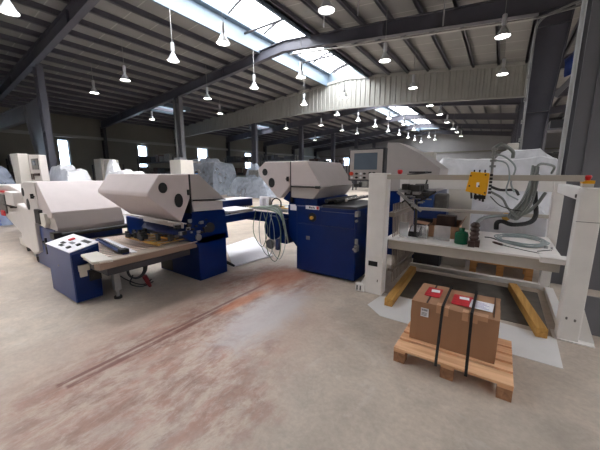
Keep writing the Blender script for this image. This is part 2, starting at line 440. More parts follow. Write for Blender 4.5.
# purlins
np_ = 0
xs = [VAL - .35 - 1.03 * i for i in range(8)] + [SL0 - .12 - 1.03 * i for i in range(17)] + [SL1 + .12]
xs += [VAL + .9 + 1.1 * i for i in range(6)] + [10.5 + 1.1 * i for i in range(3)]
for x in xs:
    z = zroof(x)
    p = MB().box(x - .035, x + .035, Y0, Y1, z, z + PUR).box(x - .035, x + .08, Y0, Y1, z, z + .02)
    struct('purlin_beam', p, 'steel', base=(x, 0, z))
# portal frames
def rafter(y, m='steel', lo=None):
    pts = [XL, -16.3, RIDGE, VAL - .3, RIDGE2, XR]
    dep = [.55, .52, .42, .52, .5, .6]
    for i in range(len(pts) - 1):
        a, b = pts[i], pts[i + 1]; da, db = dep[i], dep[i + 1]
        za, zb = zroof(a), zroof(b)
        mb = MB()
        mb.prism([(a, za), (b, zb), (b, zb - db), (a, za - da)], 'y', y - .012, y + .012)
        mb.obox((a, y, za - .012), (b, y, zb - .012), .22, .024); mb.obox((a, y, za - da), (b, y, zb - db), .22, .024)
        nst = max(2, int((b - a) / 3))
        for k in range(1, nst):
            t = k / nst; x = a + (b - a) * t; z = za + (zb - za) * t; d = da + (db - da) * t
            mb.box(x - .01, x + .01, y - .1, y + .1, z - d, z)
        struct('roof_beam', mb, m, base=(a, y, za))
def column(y, x, wb, wt, zt, side=1, m='steel', x_in=None):
    # tapered I column: inner flange vertical at x, web widens upward to the side
    mb = MB(); s = side
    mb.prism([(x, 0), (x + s * wb, 0), (x + s * wt, zt), (x, zt)], 'y', y - .012, y + .012)
    mb.obox((x, y, 0), (x, y, zt), .24, .026, up=(1, 0, 0)); mb.obox((x + s * wb, y, 0), (x + s * wt, y, zt), .24, .026, up=(1, 0, 0))
    mb.box(min(x, x + s * wb) - .08, max(x, x + s * wb) + .08, y - .18, y + .18, 0, .03)
    for z in (1.6, 3.4, zt - .4):
        w = wb + (wt - wb) * z / zt; mb.box(min(x, x + s * w), max(x, x + s * w), y - .11, y + .11, z, z + .02)
    return struct('steel_column', mb, m, base=(x, y, 0))
PY = [-2.1, 4.46, 11.0, 17.5, 24.0, 30.5, 37.0, 43.5]
for y in PY:
    rafter(y)
    if y > 5:
        column(y, -16.2, .35, .45, zroof(-16.2) - .5, -1, 'steel_light' if y == 11 else 'steel')
        column(y, .38 + .0, .26, .72, zroof(.4) - .5, 1, 'steel')
    column(y, XL + .45, .35, .42, zroof(XL + .4) - .5, -1, 'steel_dark')
    column(y, XR - .3, .3, .5, zroof(XR) - .5, 1, 'steel_dark')
# deep left column of the nearest frame
column(4.46, -15.9, .3, .4, 6.0, -1, 'steel')
kw = MB(); kw.prism([(-16.25, .2), (-16.25, 4.9), (-18.9, 4.75), (-18.4, 4.1), (-16.6, .2)], 'y', 4.44, 4.48); kw.obox((-16.6, 4.46, .2), (-18.4, 4.46, 4.1), .2, .024, up=(1, 0, 0))
struct('knee_column', kw, 'steel_light', base=(-16.3, 4.46, 0))
struct('runway_beam', MB().box(-26.5, -18.4, 4.35, 4.6, 4.1, 4.72).box(-26.5, -18.4, 4.25, 4.7, 4.72, 4.76), 'steel_light')
# pipes on columns
def pipe(name, path, r, m, label, base):
    o = single(name, MB().tube(path, r, 12), m, label, 'pipe', base, smooth=True); return o
pipe('downpipe', [(-16.6, 10.82, 0), (-16.6, 10.82, 6.0)], .06, 'galv', 'grey pipe running up the free-standing column left of the wrapped machines', (-16.6, 10.82, 0))
# corrugated partition under the third frame
def panel_bottom(x):
    P = [(XL, 5.0), (-16, 5.55), (-12, 5.68), (-8.4, 5.66), (-5, 5.5), (.6, 5.12), (2, 5.1)]
    for (a, za), (b, zb) in zip(P, P[1:]):
        if x <= b: return za + (zb - za) * (x - a) / (b - a)
    return P[-1][1]
cp = MB(); x = XL; Y = 17.32; prev = None; k = 0
while x < 1.4:
    for dx, dy in ((0, 0), (.13, 0), (.16, -.045), (.27, -.045)):
        px = x + dx; v = (px, Y + dy)
        if prev:
            a, b = prev, v
            cp.add([(a[0], a[1], panel_bottom(a[0])), (b[0], b[1], panel_bottom(b[0])), (b[0], b[1], zroof(b[0]) + .1), (a[0], a[1], zroof(a[0]) + .1)], [(0, 1, 2, 3)])
        prev = v
    x += .30
co = struct('wall_panel_partition', cp, 'corrugated')
sm = co.modifiers.new('thickness', 'SOLIDIFY'); sm.thickness = .01
tb = MB()
xx = [XL, -16, -12, -8.4, -5, .6, 1.4]
for a, b in zip(xx, xx[1:]): tb.obox((a, Y, panel_bottom(a)), (b, Y, panel_bottom(b)), .12, .06); tb.obox((a, Y - .06, zroof(a) + .02), (b, Y - .06, zroof(b) + .02), .08, .14)
struct('trim_3', tb, 'corrugated')
single('cable_tray', MB().obox((-7.9, 10.75, 6.62), (.3, 10.75, 5.8), .12, .03).obox((.3, 10.75, 5.8), (3.5, 10.75, 6.0), .06, .04), 'galv', 'thin cable tray running under the right half of the second roof beam', 'cable tray', (-7.9, 10.75, 6.62))
for k, (xx_, yy_) in enumerate(((-3.9, 8.6), (-1.9, 10.2), (-.5, 7.6), (-5.2, 8.9))):
    single('hanging_rod', MB().cyl((xx_, yy_, zroof(xx_) - .75), (xx_, yy_, zroof(xx_)), .02, 8), 'lamp_metal', ['pale rod hanging from a purlin left of the upper centre lamp pair', 'pale rod hanging from a purlin just left of the top right lamp', 'pale rod hanging at the very top right', 'pale rod hanging near the roof beam right of the skylight'][k], 'rod', (xx_, yy_, zroof(xx_) - .75), 'rods hanging from the roof')
# near right: grey pipe and heavy column beside the gantry
nc = MB()
nc.box(.76, 1.6, 5.80, 5.825, 0, 7).box(.76, 1.6, 6.2, 6.225, 0, 7).box(1.16, 1.18, 5.82, 6.2, 0, 7)
nc.box(.93, .95, 5.77, 5.80, 0, 7)
struct('steel_column', nc, 'steel_light', base=(.8, 5.8, 0))
single('drain_pipe', MB().tube([(.668, 5.70, 0), (.668, 5.70, 6.6)], .028, 14), 'steel_light', 'pale grey round pipe rising in front of the near right steel column', 'pipe', (.668, 5.70, 0), smooth=True)
M['pipe_pale'] = mat('pipe_pale', (176, 178, 180), .4); bpy.data.objects['drain_pipe'].data.materials[0] = M['pipe_pale']
cd = MB().tube(spline([(.36, 10.85, 1.6), (.34, 10.85, 3.4), (.33, 10.85, 5.2), (.42, 10.85, 5.75), (.9, 10.85, 5.95), (1.9, 10.7, 6.1)], 6), .03, 8)
for z in (2.6, 3.1, 3.7, 4.3): cd.box(.28, .36, 10.8, 10.9, z, z + .1)
single('cable_conduit', cd, 'galv', 'thin conduit with clips climbing the tapered right column', 'conduit', (.36, 10.85, 1.6), smooth=True)
single('junction_box', MB().box(.02, .3, 10.6, 10.85, 2.1, 2.55), 'cream', 'small cream electrical box hanging on the conduit of the tapered column', 'electrical box', (.16, 10.7, 2.1), bevel=.02)
# blue tarp hanging high on the right with a diagonal brace
tv = MB()
G = [[None] * 9 for _ in range(9)]
pA, pB, pC, pD = Vector((2.05, 12.6, 6.5)), Vector((1.2, 12.6, 5.1)), Vector((2.15, 12.4, 5.6)), Vector((1.25, 12.4, 4.55))
vs = []; fs = []
for i in range(9):
    for j in range(9):
        u, v = i / 8, j / 8
        p = (pA * (1 - u) + pB * u) * (1 - v) + (pC * (1 - u) + pD * u) * v
        p += Vector((0, .12 * math.sin(v * 6 + u * 3), -.10 * math.sin(u * PI) + .03 * math.sin(u * 14))); vs.append(p)
for i in range(8):
    for j in range(8): a = i * 9 + j; fs.append((a, a + 1, a + 10, a + 9))
tv.add(vs, fs)
tp = single('hanging_tarp', tv, 'tarp_blue', 'blue tarpaulin hanging high between the right column and pipe', 'tarp', (1.7, 12.5, 4.5), smooth=True)
tp.modifiers.new('t', 'SOLIDIFY').thickness = .01
struct('brace_beam', MB().obox((1.05, 12.2, 4.0), (2.4, 12.2, 5.75), .14, .14), 'steel_light')

# ---------------------------------------------------------------- high-bay lamps
def make_lamp():
    t = Thing('pendant_lamp', '', 'lamp', (0, 0, 0), 'high-bay lamps hanging from the roof')
    t.part('reflector', MB().lathe([(.055, .2), (.075, .17), (.12, .08), (.19, -.03), (.2, -.05), (.195, -.05), (.18, -.03), (.11, .075), (.05, .18)], (0, 0, 0)), 'lamp_metal', smooth=True)
    t.part('ballast', MB().lathe([(.001, .52), (.05, .52), (.06, .5), (.06, .26), (.045, .24), (.05, .2), (.001, .2)], (0, 0, 0), 16), 'lamp_metal', smooth=True)
    t.part('bulb', MB().disc((0, 0, -.02), (0, 0, 1), .175, th=.02), 'lamp_glow')
    t.part('cord', MB().cyl((0, 0, .5), (0, 0, 1.55), .008, 6), 'galv')
    return t.o
ray_c, ray_s = math.cos(PITCH), math.sin(PITCH)
lamp0 = make_lamp()
# world positions of the lamps (rows along the hall)
L = [(-10.05, 2.4), (-7.17, 6.42), (-9.63, 6.37), (-13.2, 6.47), (-16.45, 6.57), (-3.8, 6.61),
     (-9.6, 10.3), (-12.9, 10.34), (-7.03, 10.27), (-3.7, 10.46), (-.39, 10.56),
     (-9.55, 14.25), (-7.04, 14.16), (-3.72, 14.36), (-.4, 14.4)]
names = ['far left top corner', 'over the middle hood, lowest', 'second left of the skylight', 'third out from skylight', 'leftmost small', 'at the top centre by the skylight']
LL = ['pendant lamp cut by the top left corner of the photo', 'large bell lamp hanging right under the skylight glass', 'bell lamp on a long cord between the left column and skylight',
      'lit bell lamp left of the long-corded lamp, nearer the ridge', 'smallest lit lamp at the left, near the steel column', 'lamp cut by the top edge right of the skylight',
      'bell lamp on a cord directly below the second roof beam', 'lamp just left of and below the second roof beam', 'lamp hanging below the kink of the second roof beam',
      'bright lamp hanging under the straight right half of the second beam', 'bright lamp at upper right beside the tapered column',
      'small lamp in front of the corrugated strip, left of skylight end', 'lamp in front of the corrugated strip under the skylight end',
      'lamp in front of the right half of the corrugated strip', 'dull lamp before the corrugated strip beside the right column']
for i, (x, y) in enumerate(L):
    if i == 0: lamp0.location = (x, y, 5.5); lamp0['label'] = LL[0]
    else: copy_tree(lamp0, (x, y, 5.5), LL[i])
far = [(337, 114.5), (321, 125), (358, 120), (342, 130), (375, 126), (389, 118), (388, 131), (399, 134.5), (404, 124), (408, 137.5), (414.5, 140), (421, 142), (414, 129.5), (429, 137), (435, 139.5), (315, 140), (357, 133), (430, 105), (440, 114), (447, 122), (453, 128.7), (457, 132), (461, 136), (152, 119), (220, 113), (225, 128), (286, 128)]
def px_ray(x, y):
    X = x - 300; Yd = y - 225
    fw = FPX * ray_c - Yd * ray_s; up = -(Yd * ray_c + FPX * ray_s)
    return Vector((-math.sin(YAW) * fw + math.cos(YAW) * X, math.cos(YAW) * fw + math.sin(YAW) * X, up))
def at(x, y, X=None, Y=None, Z=None):
    r = px_ray(x, y); t = (Z - CAM_H) / r.z if Z is not None else (Y / r.y if Y is not None else X / r.x)
    return Vector((0, 0, CAM_H)) + r * t
ORD = 'leftmost second third fourth fifth sixth seventh eighth ninth tenth eleventh twelfth thirteenth fourteenth fifteenth sixteenth seventeenth eighteenth nineteenth twentieth twenty-first twenty-second twenty-third twenty-fourth twenty-fifth twenty-sixth twenty-seventh'.split()
kf = 0
for i, q in enumerate(sorted(far)):
    p = at(*q, Z=5.5)
    if p.y > 43.5 or p.x < XL + .5: continue
    copy_tree(lamp0, (p.x, p.y, 5.5), ('tiny lamp low at the left, left of the free-standing column' if q[0] < 160 else 'dim small lamp just below the left end of the corrugated strip') if p.y < 17.3 else ORD[kf] + (' of the' if kf == 0 else ' from the left of the') + ' small distant lamps beyond the corrugated strip')
    if p.y >= 17.3: kf += 1

# ---------------------------------------------------------------- pallet with cartons
P = Thing('wooden_pallet', 'low wooden pallet under the two strapped cartons, nearest the camera', 'pallet', (-.22, 2.83, 0))
for i, (y0, y1) in enumerate(((2.46, 2.62), (2.655, 2.76), (2.795, 2.90), (2.935, 3.03), (3.06, 3.18))):
    P.part('deck_board', MB().box(-.66, .225, y0, y1, .122, .144), 'pallet_wood', bevel=.003)
for x0, x1 in ((-.66, -.56), (-.27, -.17), (.125, .225)):
    P.part('stringer_board', MB().box(x0, x1, 2.465, 3.175, .1, .1218), 'pallet_wood', bevel=.002)
    for y0 in (2.47, 2.77, 3.07): P.part('block', MB().box(x0, x1 - .001, y0, y0 + .1, 0, .0998), 'block_wood', bevel=.003)
def carton(name, label, x0, x1, y0, y1, z1, sk=.0):
    T = Thing(name, label, 'box', ((x0 + x1) / 2, (y0 + y1) / 2, .144))
    nx, nz = 14, 10
    mb = MB()
    # slightly bulged, crumpled faces
    def wob(p):
        n = noise.noise(Vector(p) * 9) * .006
        return (p[0] + n, p[1] + noise.noise(Vector(p) * 7 + Vector((3, 1, 2))) * .006, p[2] + (n * .8 if p[2] > z1 - .01 else 0))
    bm = bmesh.new(); bmesh.ops.create_cube(bm, size=1)
    bmesh.ops.subdivide_edges(bm, edges=bm.edges, cuts=9, use_grid_fill=True)
    for v in bm.verts:
        p = ((x0 + x1) / 2 + v.co.x * (x1 - x0), (y0 + y1) / 2 + v.co.y * (y1 - y0), .146 + (v.co.z + .5) * (z1 - .146))
        v.co = wob(p)
    bm.verts.ensure_lookup_table()
    mb.add([tuple(v.co) for v in bm.verts], [tuple(v.index for v in f.verts) for f in bm.faces]); bm.free()
    T.part('carton_body', mb, 'cardboard', smooth=False)
    return T
c1 = carton('cardboard_box', 'brown carton at the left end of the pallet, small white barcode sticker on its front', -.585, -.322, 2.70, 3.215, .53)
c2 = carton('cardboard_box', 'longer brown carton at the right end of the pallet, large white sheet on its top', -.312, .10, 2.68, 3.19, .53)
zt = .5385
def flat(T, name, m, x0, x1, y0, y1, rot=0, z=zt, th=.002, parent=None):
    cx, cy = (x0 + x1) / 2, (y0 + y1) / 2; c, s = math.cos(rot), math.sin(rot); pts = []
    for a, b in ((x0, y0), (x1, y0), (x1, y1), (x0, y1)):
        dx, dy = a - cx, b - cy; pts.append((cx + dx * c - dy * s, cy + dx * s + dy * c))
    return T.part(name, MB().prism(pts, 'z', z, z + th), m, parent=parent)
r1 = flat(c1, 'red_label', 'label_red', -.51, -.375, 2.86, 3.10, .0); flat(c1, 'label_panel', 'paper', -.47, -.395, 2.98, 3.05, .1, zt + .002, parent=r1)
r2 = flat(c2, 'red_label', 'label_red', -.27, -.11, 2.80, 3.05, .0); flat(c2, 'label_panel', 'paper', -.22, -.14, 2.95, 3.01, .1, zt + .002, parent=r2)
w2 = flat(c2, 'address_sheet', 'paper', -.125, .05, 2.80, 2.99, -.05, zt + .003)
for k in range(6): flat(c2, 'printed_line', 'blue_ink', -.105, .02 - .02 * (k % 3), 2.83 + k * .024, 2.835 + k * .024, -.05, zt + .005, .0006, w2)
c1.part('flap_seam', MB().box(-.46, -.445, 2.70, 3.21, zt - .004, zt - .001), 'brown_dark')
c2.part('flap_seam', MB().box(.055, .062, 2.72, 3.17, zt - .004, zt + .0005), 'brown_dark')
s1 = c1.part('barcode_sticker', MB().box(-.497, -.430, 2.687, 2.69, .40, .482), 'paper')
bc = MB(); 
for k in range(9): bc.box(-.490 + k * .0058, -.4875 + k * .0058 + .001 * (k % 2), 2.6855, 2.687, .455, .474)
for k in range(3): bc.box(-.49, -.445, 2.6855, 2.687, .412 + k * .012, .416 + k * .012)
c1.part('barcode', bc, 'ink', parent=s1)
for T, x0, x1, y in ((c1, -.37, -.325, 2.69), (c2, -.30, -.27, 2.67), (c2, -.165, -.12, 2.67), (c2, -.085, -.05, 2.67), (c2, -.06, .02, 2.669)):
    T.part('tape_strip', MB().box(x0, x1, y - .004, y, .465 if x1 < .01 else .5, .541).box(x0, x1, y, y + .06, .538, .541), 'tape')
for x, lab in ((-.317, 'black strap over the gap between the two cartons'), (-.096, 'black strap over the middle of the right carton')):
    s = MB(); w = .011
    s.box(x - w, x + w, 2.672, 2.676, .1, .548).box(x - w, x + w, 3.224, 3.228, .1, .548).box(x - w, x + w, 2.674, 3.226, .545, .549)
    s.obox((x, 2.674, .12), (x, 2.452, .115), .022, .004)
    s = MB().box(x - w, x + w, 2.664, 2.668, .148, .551).box(x - w, x + w, 3.226, 3.230, .148, .551).box(x - w, x + w, 2.664, 3.230, .548, .552)
    s = MB().obox((x, 2.660, .549), (x + .012, 2.452, .148), .022, .004, up=(0, 1, 0)).obox((x + .012, 2.4535, .150), (x + .012, 2.4535, .10), .022, .004, up=(0, 1, 0)).box(x - w, x + w, 3.226, 3.230, .148, .551).box(x - w, x + w, 2.660, 3.230, .548, .552)
    single('packing_strap', s, 'black', lab, 'strap', (x, 2.95, .148))

# timbers and floor sheets
def timber(p0, p1, lab):
    a, b = Vector(p0), Vector(p1)
    single('timber_beam', MB().obox(a, b, .1, .1), 'timber_wood', lab, 'timber', (a.x, a.y, 0), bevel=.004)
timber((-1.05, 3.53, .056), (-1.12, 5.1, .056), 'square wooden timber on the floor beside the left white post')
timber((.50, 3.71, .058), (.28, 5.1, .058), 'square wooden timber on the floor beside the right white leg')
single('floor_sheet', MB().prism([(-1.29, 3.43), (-1.05, 3.225), (.61, 3.20), (.63, 3.80), (.16, 3.86), (-1.23, 3.93)], 'z', .0005, .004), 'floor_sheet', 'thin white sheet lying flat on the floor behind the pallet', 'floor sheet', (-.3, 3.5, 0))

# ---------------------------------------------------------------- gantry machine
G = Thing('bundling_machine', 'large white gantry frame with a work table and grey front bar', 'machine', (-.4, 4.6, 0))
po = G.part('left_post', MB().box(-1.49, -1.24, 3.8, 3.98, 0, 1.70), 'frame_paint', bevel=.012)
ft = MB().box(-1.62, -1.49, 3.78, 3.83, 0, .12).prism([(-1.62, .0), (-1.49, .0), (-1.49, .24), (-1.56, .10), (-1.62, .10)], 'y', 3.80, 3.9)
G.part('foot_bracket', ft, 'frame_paint', parent=po, bevel=.006)
bl = MB()
for x in (-1.59, -1.54): bl.box(x - .008, x + .008, 3.775, 3.79, .02, .09)
for z in (1.15, .22, .2): bl.disc((-1.30, 3.798, z), (0, 1, 0), .008, th=.006, n=10)
G.part('bolts', bl, 'dark_clutter', parent=po)
pl = G.part('rating_plate', MB().box(-1.44, -1.31, 3.794, 3.799, .415, .485), 'black', parent=po, label='black rating plate')
G.part('cover_plate', MB().box(-1.47, -1.26, 3.793, 3.8, .55, 1.66), 'frame_paint', parent=po, bevel=.003)
# front right leg
lg = MB().prism([(.63, 0), (.80, 0), (.80, 1.56), (.66, 1.56), (.63, 1.52)], 'y', 3.8, 3.97)
le = G.part('right_leg', lg, 'frame_paint', bevel=.012)
G.part('leg_joint', MB().box(.628, .802, 3.795, 3.80, 1.235, 1.24), 'grey_clutter', parent=le)
G.part('foot_plate', MB().box(.6, .92, 3.78, 3.99, 0, .012).prism([(.8, .0), (.93, .0), (.80, .38)], 'y', 3.86, 3.89), 'frame_paint', parent=le, bevel=.003)
bo = MB()
for z in (.25, .24): 
    bo.disc((.68, 3.797, z), (0, 1, 0), .009, th=.008, n=10); bo.disc((.745, 3.797, z - .01), (0, 1, 0), .009, th=.008, n=10)
G.part('bolts', bo, 'grey_clutter', parent=le)
G.part('side_panel', MB().box(.81, 1.6, 4.1, 4.12, 0, .42), 'steel_light')
sb = G.part('side_beam', MB().box(.64, .74, 3.97, 5.6, 1.43, 1.555), 'frame_paint', bevel=.01)
G.part('bolt', MB().disc((.637, 4.02, 1.47), (1, 0, 0), .018, th=.02, n=12), 'grey_clutter', parent=sb)
G.part('back_post', MB().box(.60, .72, 5.32, 5.47, 0, 1.6), 'frame_paint', bevel=.008)
G.part('back_post', MB().box(-1.48, -1.36, 5.32, 5.47, 0, 1.6), 'frame_paint', bevel=.008)
G.part('back_beam', MB().box(-1.5, .6, 5.33, 5.46, 1.44, 1.60), 'frame_paint', bevel=.01)
G.part('cross_tube', MB().box(-1.36, .6, 5.36, 5.42, 1.06, 1.11), 'bar_paint', bevel=.006)
G.part('front_bar', MB().box(-1.24, .64, 3.80, 3.86, 1.62, 1.68), 'bar_paint', bevel=.004)
G.part('lower_beam', MB().box(-1.36, .6, 5.18, 5.26, .06, .13), 'frame_paint', bevel=.006)
G.part('table_top', MB().box(-1.28, .62, 3.97, 5.30, .775, .80), 'table_white', bevel=.003)
G.part('table_apron', MB().box(-1.24, .60, 4.0, 4.05, .65, .775).box(-1.24, .60, 5.2, 5.25, .65, .775).box(-1.24, -1.19, 4.05, 5.2, .65, .775).box(.55, .60, 4.05, 5.2, .65, .775), 'bar_paint')
G.part('table_bracket', MB().box(.42, .66, 3.93, 4.12, .755, .815), 'frame_paint', bevel=.006)
G.part('base_rail', MB().box(.66, .76, 3.98, 5.32, 0, .07), 'frame_paint', bevel=.006)
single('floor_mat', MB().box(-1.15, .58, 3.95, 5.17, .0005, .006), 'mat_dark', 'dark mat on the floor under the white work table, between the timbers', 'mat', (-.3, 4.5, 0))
# slatted guide rack behind the left post
rk = MB()
for i in range(16):
    y = 4.02 + i * .075
    rk.obox((-1.2, y, 1.28), (-1.2, y + .13, .10), .018, .012, up=(1, 0, 0))
rk.box(-1.26, -1.17, 4.0, 5.2, 1.1, 1.16).box(-1.26, -1.17, 4.1, 5.3, .28, .32)
G.part('slat_rack', rk, 'slat_metal')
# emergency stop
es = G.part('emergency_stop', MB().box(.635, .715, 3.82, 3.92, 1.565, 1.60), 'white_paint', bevel=.003)
G.part('yellow_cover', MB().box(.632, .718, 3.815, 3.925, 1.60, 1.63), 'yellow', parent=es, bevel=.003)
G.part('red_button', MB().lathe([(.001, .05), (.02, .05), (.028, .035), (.022, .02), (.014, .0), (.001, 0)], (.675, 3.87, 1.63), 16), 'red', parent=es, smooth=True)
G.part('red_knob', MB().lathe([(.001, .06), (.03, .055), (.035, .03), (.02, .0), (.001, 0)], (-1.12, 3.95, 1.685), 16), 'red', smooth=True)
G.part('black_strip', MB().box(-1.02, -.82, 4.0, 4.2, 1.70, 1.72).obox((-1.0, 3.9, 1.68), (-.8, 4.25, 1.71), .03, .02), 'black')
# actuator cluster between post and table
cl = MB().box(-1.1, -.78, 4.15, 4.6, 1.40, 1.44).box(-1.0, -.9, 4.1, 4.7, 1.44, 1.54); pieces = []; rnd = random.Random(3)
for i in range(26):
    x = -1.12 + rnd.random() * .25; y = 4.1 + rnd.random() * .7; z = 1.28 + rnd.random() * .27
    sx, sy, sz = .02 + rnd.random() * .04, .02 + rnd.random() * .06, .012 + rnd.random() * .03
    pieces.append(('actuator', MB().box(x - sx, x + sx, y - sy, y + sy, z - sz, z + sz), rnd.choice(['dark_clutter', 'black', 'galv', 'dark_clutter'])))
for i in range(9):
    a = (-1.12 + rnd.random() * .25, 4.1 + rnd.random() * .7, 1.3 + rnd.random() * .2); b = (a[0] + rnd.uniform(-.2, .2), a[1] + rnd.uniform(-.1, .1), a[2] + rnd.uniform(-.15, .2))
    pieces.append(('rod', MB().cyl(a, b, .012, 8), 'dark_clutter'))
ac = G.part('actuator_head', cl, 'dark_clutter', bevel=.002)
for n_, m_, c_ in pieces: G.part(n_, m_, c_, parent=ac)
cl2 = MB(); rnd = random.Random(5)
for i in range(12):
    x = -1.12 + rnd.random() * .28; y = 4.0 + rnd.random() * .6; z = 1.26 + rnd.random() * .22
    G.part('clamp_plate', MB().box(x - .03, x + .03, y - .03, y + .03, z - .008, z + .008), 'galv', parent=ac)
cl2.obox((-1.15, 4.0, 1.45), (-.85, 4.1, 1.2), .03, .04)
G.part('clamp_arm', cl2, 'galv', parent=ac)
cm = MB().obox((-.93, 4.15, 1.34), (-.93, 4.2, .83), .03, .03).obox((-1.1, 4.1, 1.38), (-.95, 4.14, 1.2), .025, .03)
G.part('press_rod', cm, 'dark_clutter', parent=ac)
# yellow valve box with hoses
vb = G.part('valve_box', MB().prism([(-.325, 1.50), (-.125, 1.46), (-.115, 1.70), (-.29, 1.715)], 'y', 3.70, 3.79), 'yellow', bevel=.008, label='yellow valve box on the front bar')
vk = MB()
for x, z in ((-.285, 1.67), (-.29, 1.56), (-.2, 1.56), (-.14, 1.49), (-.15, 1.68)): vk.disc((x, 3.697, z), (0, 1, 0), .009, th=.006, n=10)
G.part('screws', vk, 'black', parent=vb)
G.part('sticker', MB().box(-.225, -.2, 3.695, 3.699, 1.55, 1.6), 'paper', parent=vb)
pf = MB()
for i, x in enumerate((-.27, -.23, -.19, -.16)): G.part('nipple', MB().tube([(x, 3.745, 1.49), (x + .01, 3.745, 1.42 - .01 * i)], .011, 8), 'dark_clutter', parent=vb)
G.part('connector', MB().box(-.24, -.13, 3.72, 3.79, 1.42, 1.46), 'black', parent=vb)
for i in range(3): G.part('top_pin', MB().cyl((-.26 + i * .05, 3.745, 1.70), (-.26 + i * .05, 3.745, 1.735), .008, 8), 'black', parent=vb)
for i in range(6): pf.box(-.112, -.085, 3.72, 3.78, 1.48 + i * .037, 1.505 + i * .037)
G.part('fittings', pf, 'dark_clutter', parent=vb)
def hose(name, pts, r, m, parent=None): return G.part(name, MB().tube(spline(pts, 7), r, 8), m, parent=parent, smooth=True)
tw = MB().cyl((-.10, 3.84, 1.68), (-.105, 3.84, 1.98), .014)
for z in (1.76, 1.82, 1.88, 1.94): tw.box(-.13, -.07, 3.82, 3.87, z, z + .025)
mast = G.part('hose_mast', tw, 'galv', bevel=.003)
hose('hose', [(-.10, 3.84, 1.97), (-.04, 3.86, 2.0), (.06, 3.9, 1.93), (.07, 3.92, 1.86)], .018, 'hose_grey', mast)
hose('hose', [(-.10, 3.84, 1.90), (0, 3.84, 1.87), (.10, 3.84, 1.76), (.08, 3.82, 1.6), (.12, 3.82, 1.5)], .009, 'hose_pale', mast)
hose('hose', [(-.10, 3.84, 1.84), (.02, 3.84, 1.8), (.06, 3.8, 1.66), (.05, 3.8, 1.5), (.16, 3.82, 1.42)], .008, 'hose_pale', mast)
hose('hose', [(-.09, 3.8, 1.55), (.0, 3.82, 1.52), (.12, 3.86, 1.52), (.16, 3.9, 1.47)], .014, 'dark_clutter', mast)
hose('hose', [(-.09, 3.8, 1.5), (.02, 3.82, 1.43), (.08, 3.84, 1.33), (.18, 3.9, 1.22)], .012, 'hose_grey', mast)
hose('hose', [(-.09, 3.8, 1.45), (.0, 3.8, 1.36), (.1, 3.82, 1.32), (.2, 3.86, 1.3)], .005, 'black', mast)
lp = [(.26, 4.1, 1.78), (.25, 4.05, 1.6), (.20, 4.0, 1.4), (.10, 3.96, 1.24), (.14, 3.96, 1.22), (.24, 4.0, 1.4), (.27, 4.05, 1.7)]
for d in (0, .025, .05): hose('hose_loop', [(a + d, b + d * .5, c - d * .3) for a, b, c in lp], .012, 'hose_grey', mast)
hose('hose', [(.28, 4.1, 1.72), (.34, 4.3, 1.8), (.5, 4.7, 1.78), (.52, 5.0, 1.7)], .014, 'hose_grey', mast)
hose('black_hose', [(.40, 5.3, 1.44), (.42, 5.25, 1.28), (.43, 5.1, 1.12), (.36, 5.0, 1.03), (.18, 4.9, 1.0), (.06, 4.85, 1.04), (.0, 4.8, 1.02), (.0, 4.8, .93)], .03, 'rubber')
hose('brown_hose', [(.52, 5.35, 1.42), (.42, 5.2, 1.25), (.28, 5.0, 1.14), (.05, 4.7, 1.14), (-.12, 4.4, 1.14), (-.20, 4.2, 1.1), (-.215, 4.12, 1.02)], .022, 'hose_grey')
G.part('gauge', MB().disc((.10, 5.1, 1.08), (0, 1, 0), .055, th=.05), 'brass')
G.part('hose_nozzle', MB().lathe([(.03, .30)] + [(.055 if k % 2 else .042, .29 - .026 * k) for k in range(9)] + [(.045, .05), (.001, .05)], (-.215, 4.12, .80), 16).box(-.27, -.2, 4.05, 4.12, .801, .87).box(-.21, -.15, 4.08, 4.15, .801, .88), 'brown_dark', smooth=False)

# things on the table
T = Thing('parts_box', 'open brown carton standing behind clear sheets on the work table', 'box', (-.62, 4.55, .80))
T.part('box_walls', MB().box(-.80, -.42, 4.42, 4.425, .80, .97).box(-.80, -.42, 4.7, 4.705, .80, 1.03).box(-.80, -.795, 4.42, 4.7, .80, .97).box(-.42, -.415, 4.42, 4.7, .80, 1.03).box(-.80, -.42, 4.42, 4.7, .80, .805), 'cardboard')
T.part('box_flap', MB().obox((-.98, 4.42, 1.0), (-.80, 4.42, .985), .22, .006), 'cardboard'); T.part('box_flap', MB().obox((-.42, 4.55, .97), (-.36, 4.55, 1.1), .28, .006), 'cardboard')
T.part('contents', MB().box(-.72, -.48, 4.5, 4.68, .81, 1.1), 'brown_dark')
single('acrylic_sheet', MB().box(-.80, -.78, 4.22, 4.24, .80, 1.0).box(-.92, -.8, 4.25, 4.27, .8, .98).box(-.70, -.5, 4.25, 4.27, .8, 1.0), 'acrylic', 'clear plastic plates standing in front of the open carton on table', 'plastic plate', (-.7, 4.25, .8))
single('acrylic_sheet', MB().box(-1.14, -1.02, 4.15, 4.17, .80, 1.02), 'acrylic', 'single clear plastic plate standing near the slats at the table end', 'plastic plate', (-1.08, 4.16, .8))
Bt = Thing('green_bottle', 'squat dark green bottle on the work table beside the ribbed nozzle', 'bottle', (-.36, 4.2, .80))
Bt.part('bottle_body', MB().lathe([(.001, 0), (.075, 0), (.08, .01), (.08, .12), (.07, .15), (.03, .165), (.03, .18), (.001, .18)], (-.36, 4.2, .801)), 'green', smooth=True)
Bt.part('bottle_cap', MB().lathe([(.001, .205), (.034, .205), (.034, .175), (.001, .175)], (-.36, 4.2, .801), 16), 'green')
S = Thing('bench_scale', 'small black device with a white top face on the left of the table', 'scale', (-.95, 4.32, .80))
S.part('device_body', MB().prism([(4.25, 0.801), (4.42, .801), (4.42, .94), (4.38, .94), (4.25, .86)], 'x', -1.04, -.88), 'black', bevel=.01)
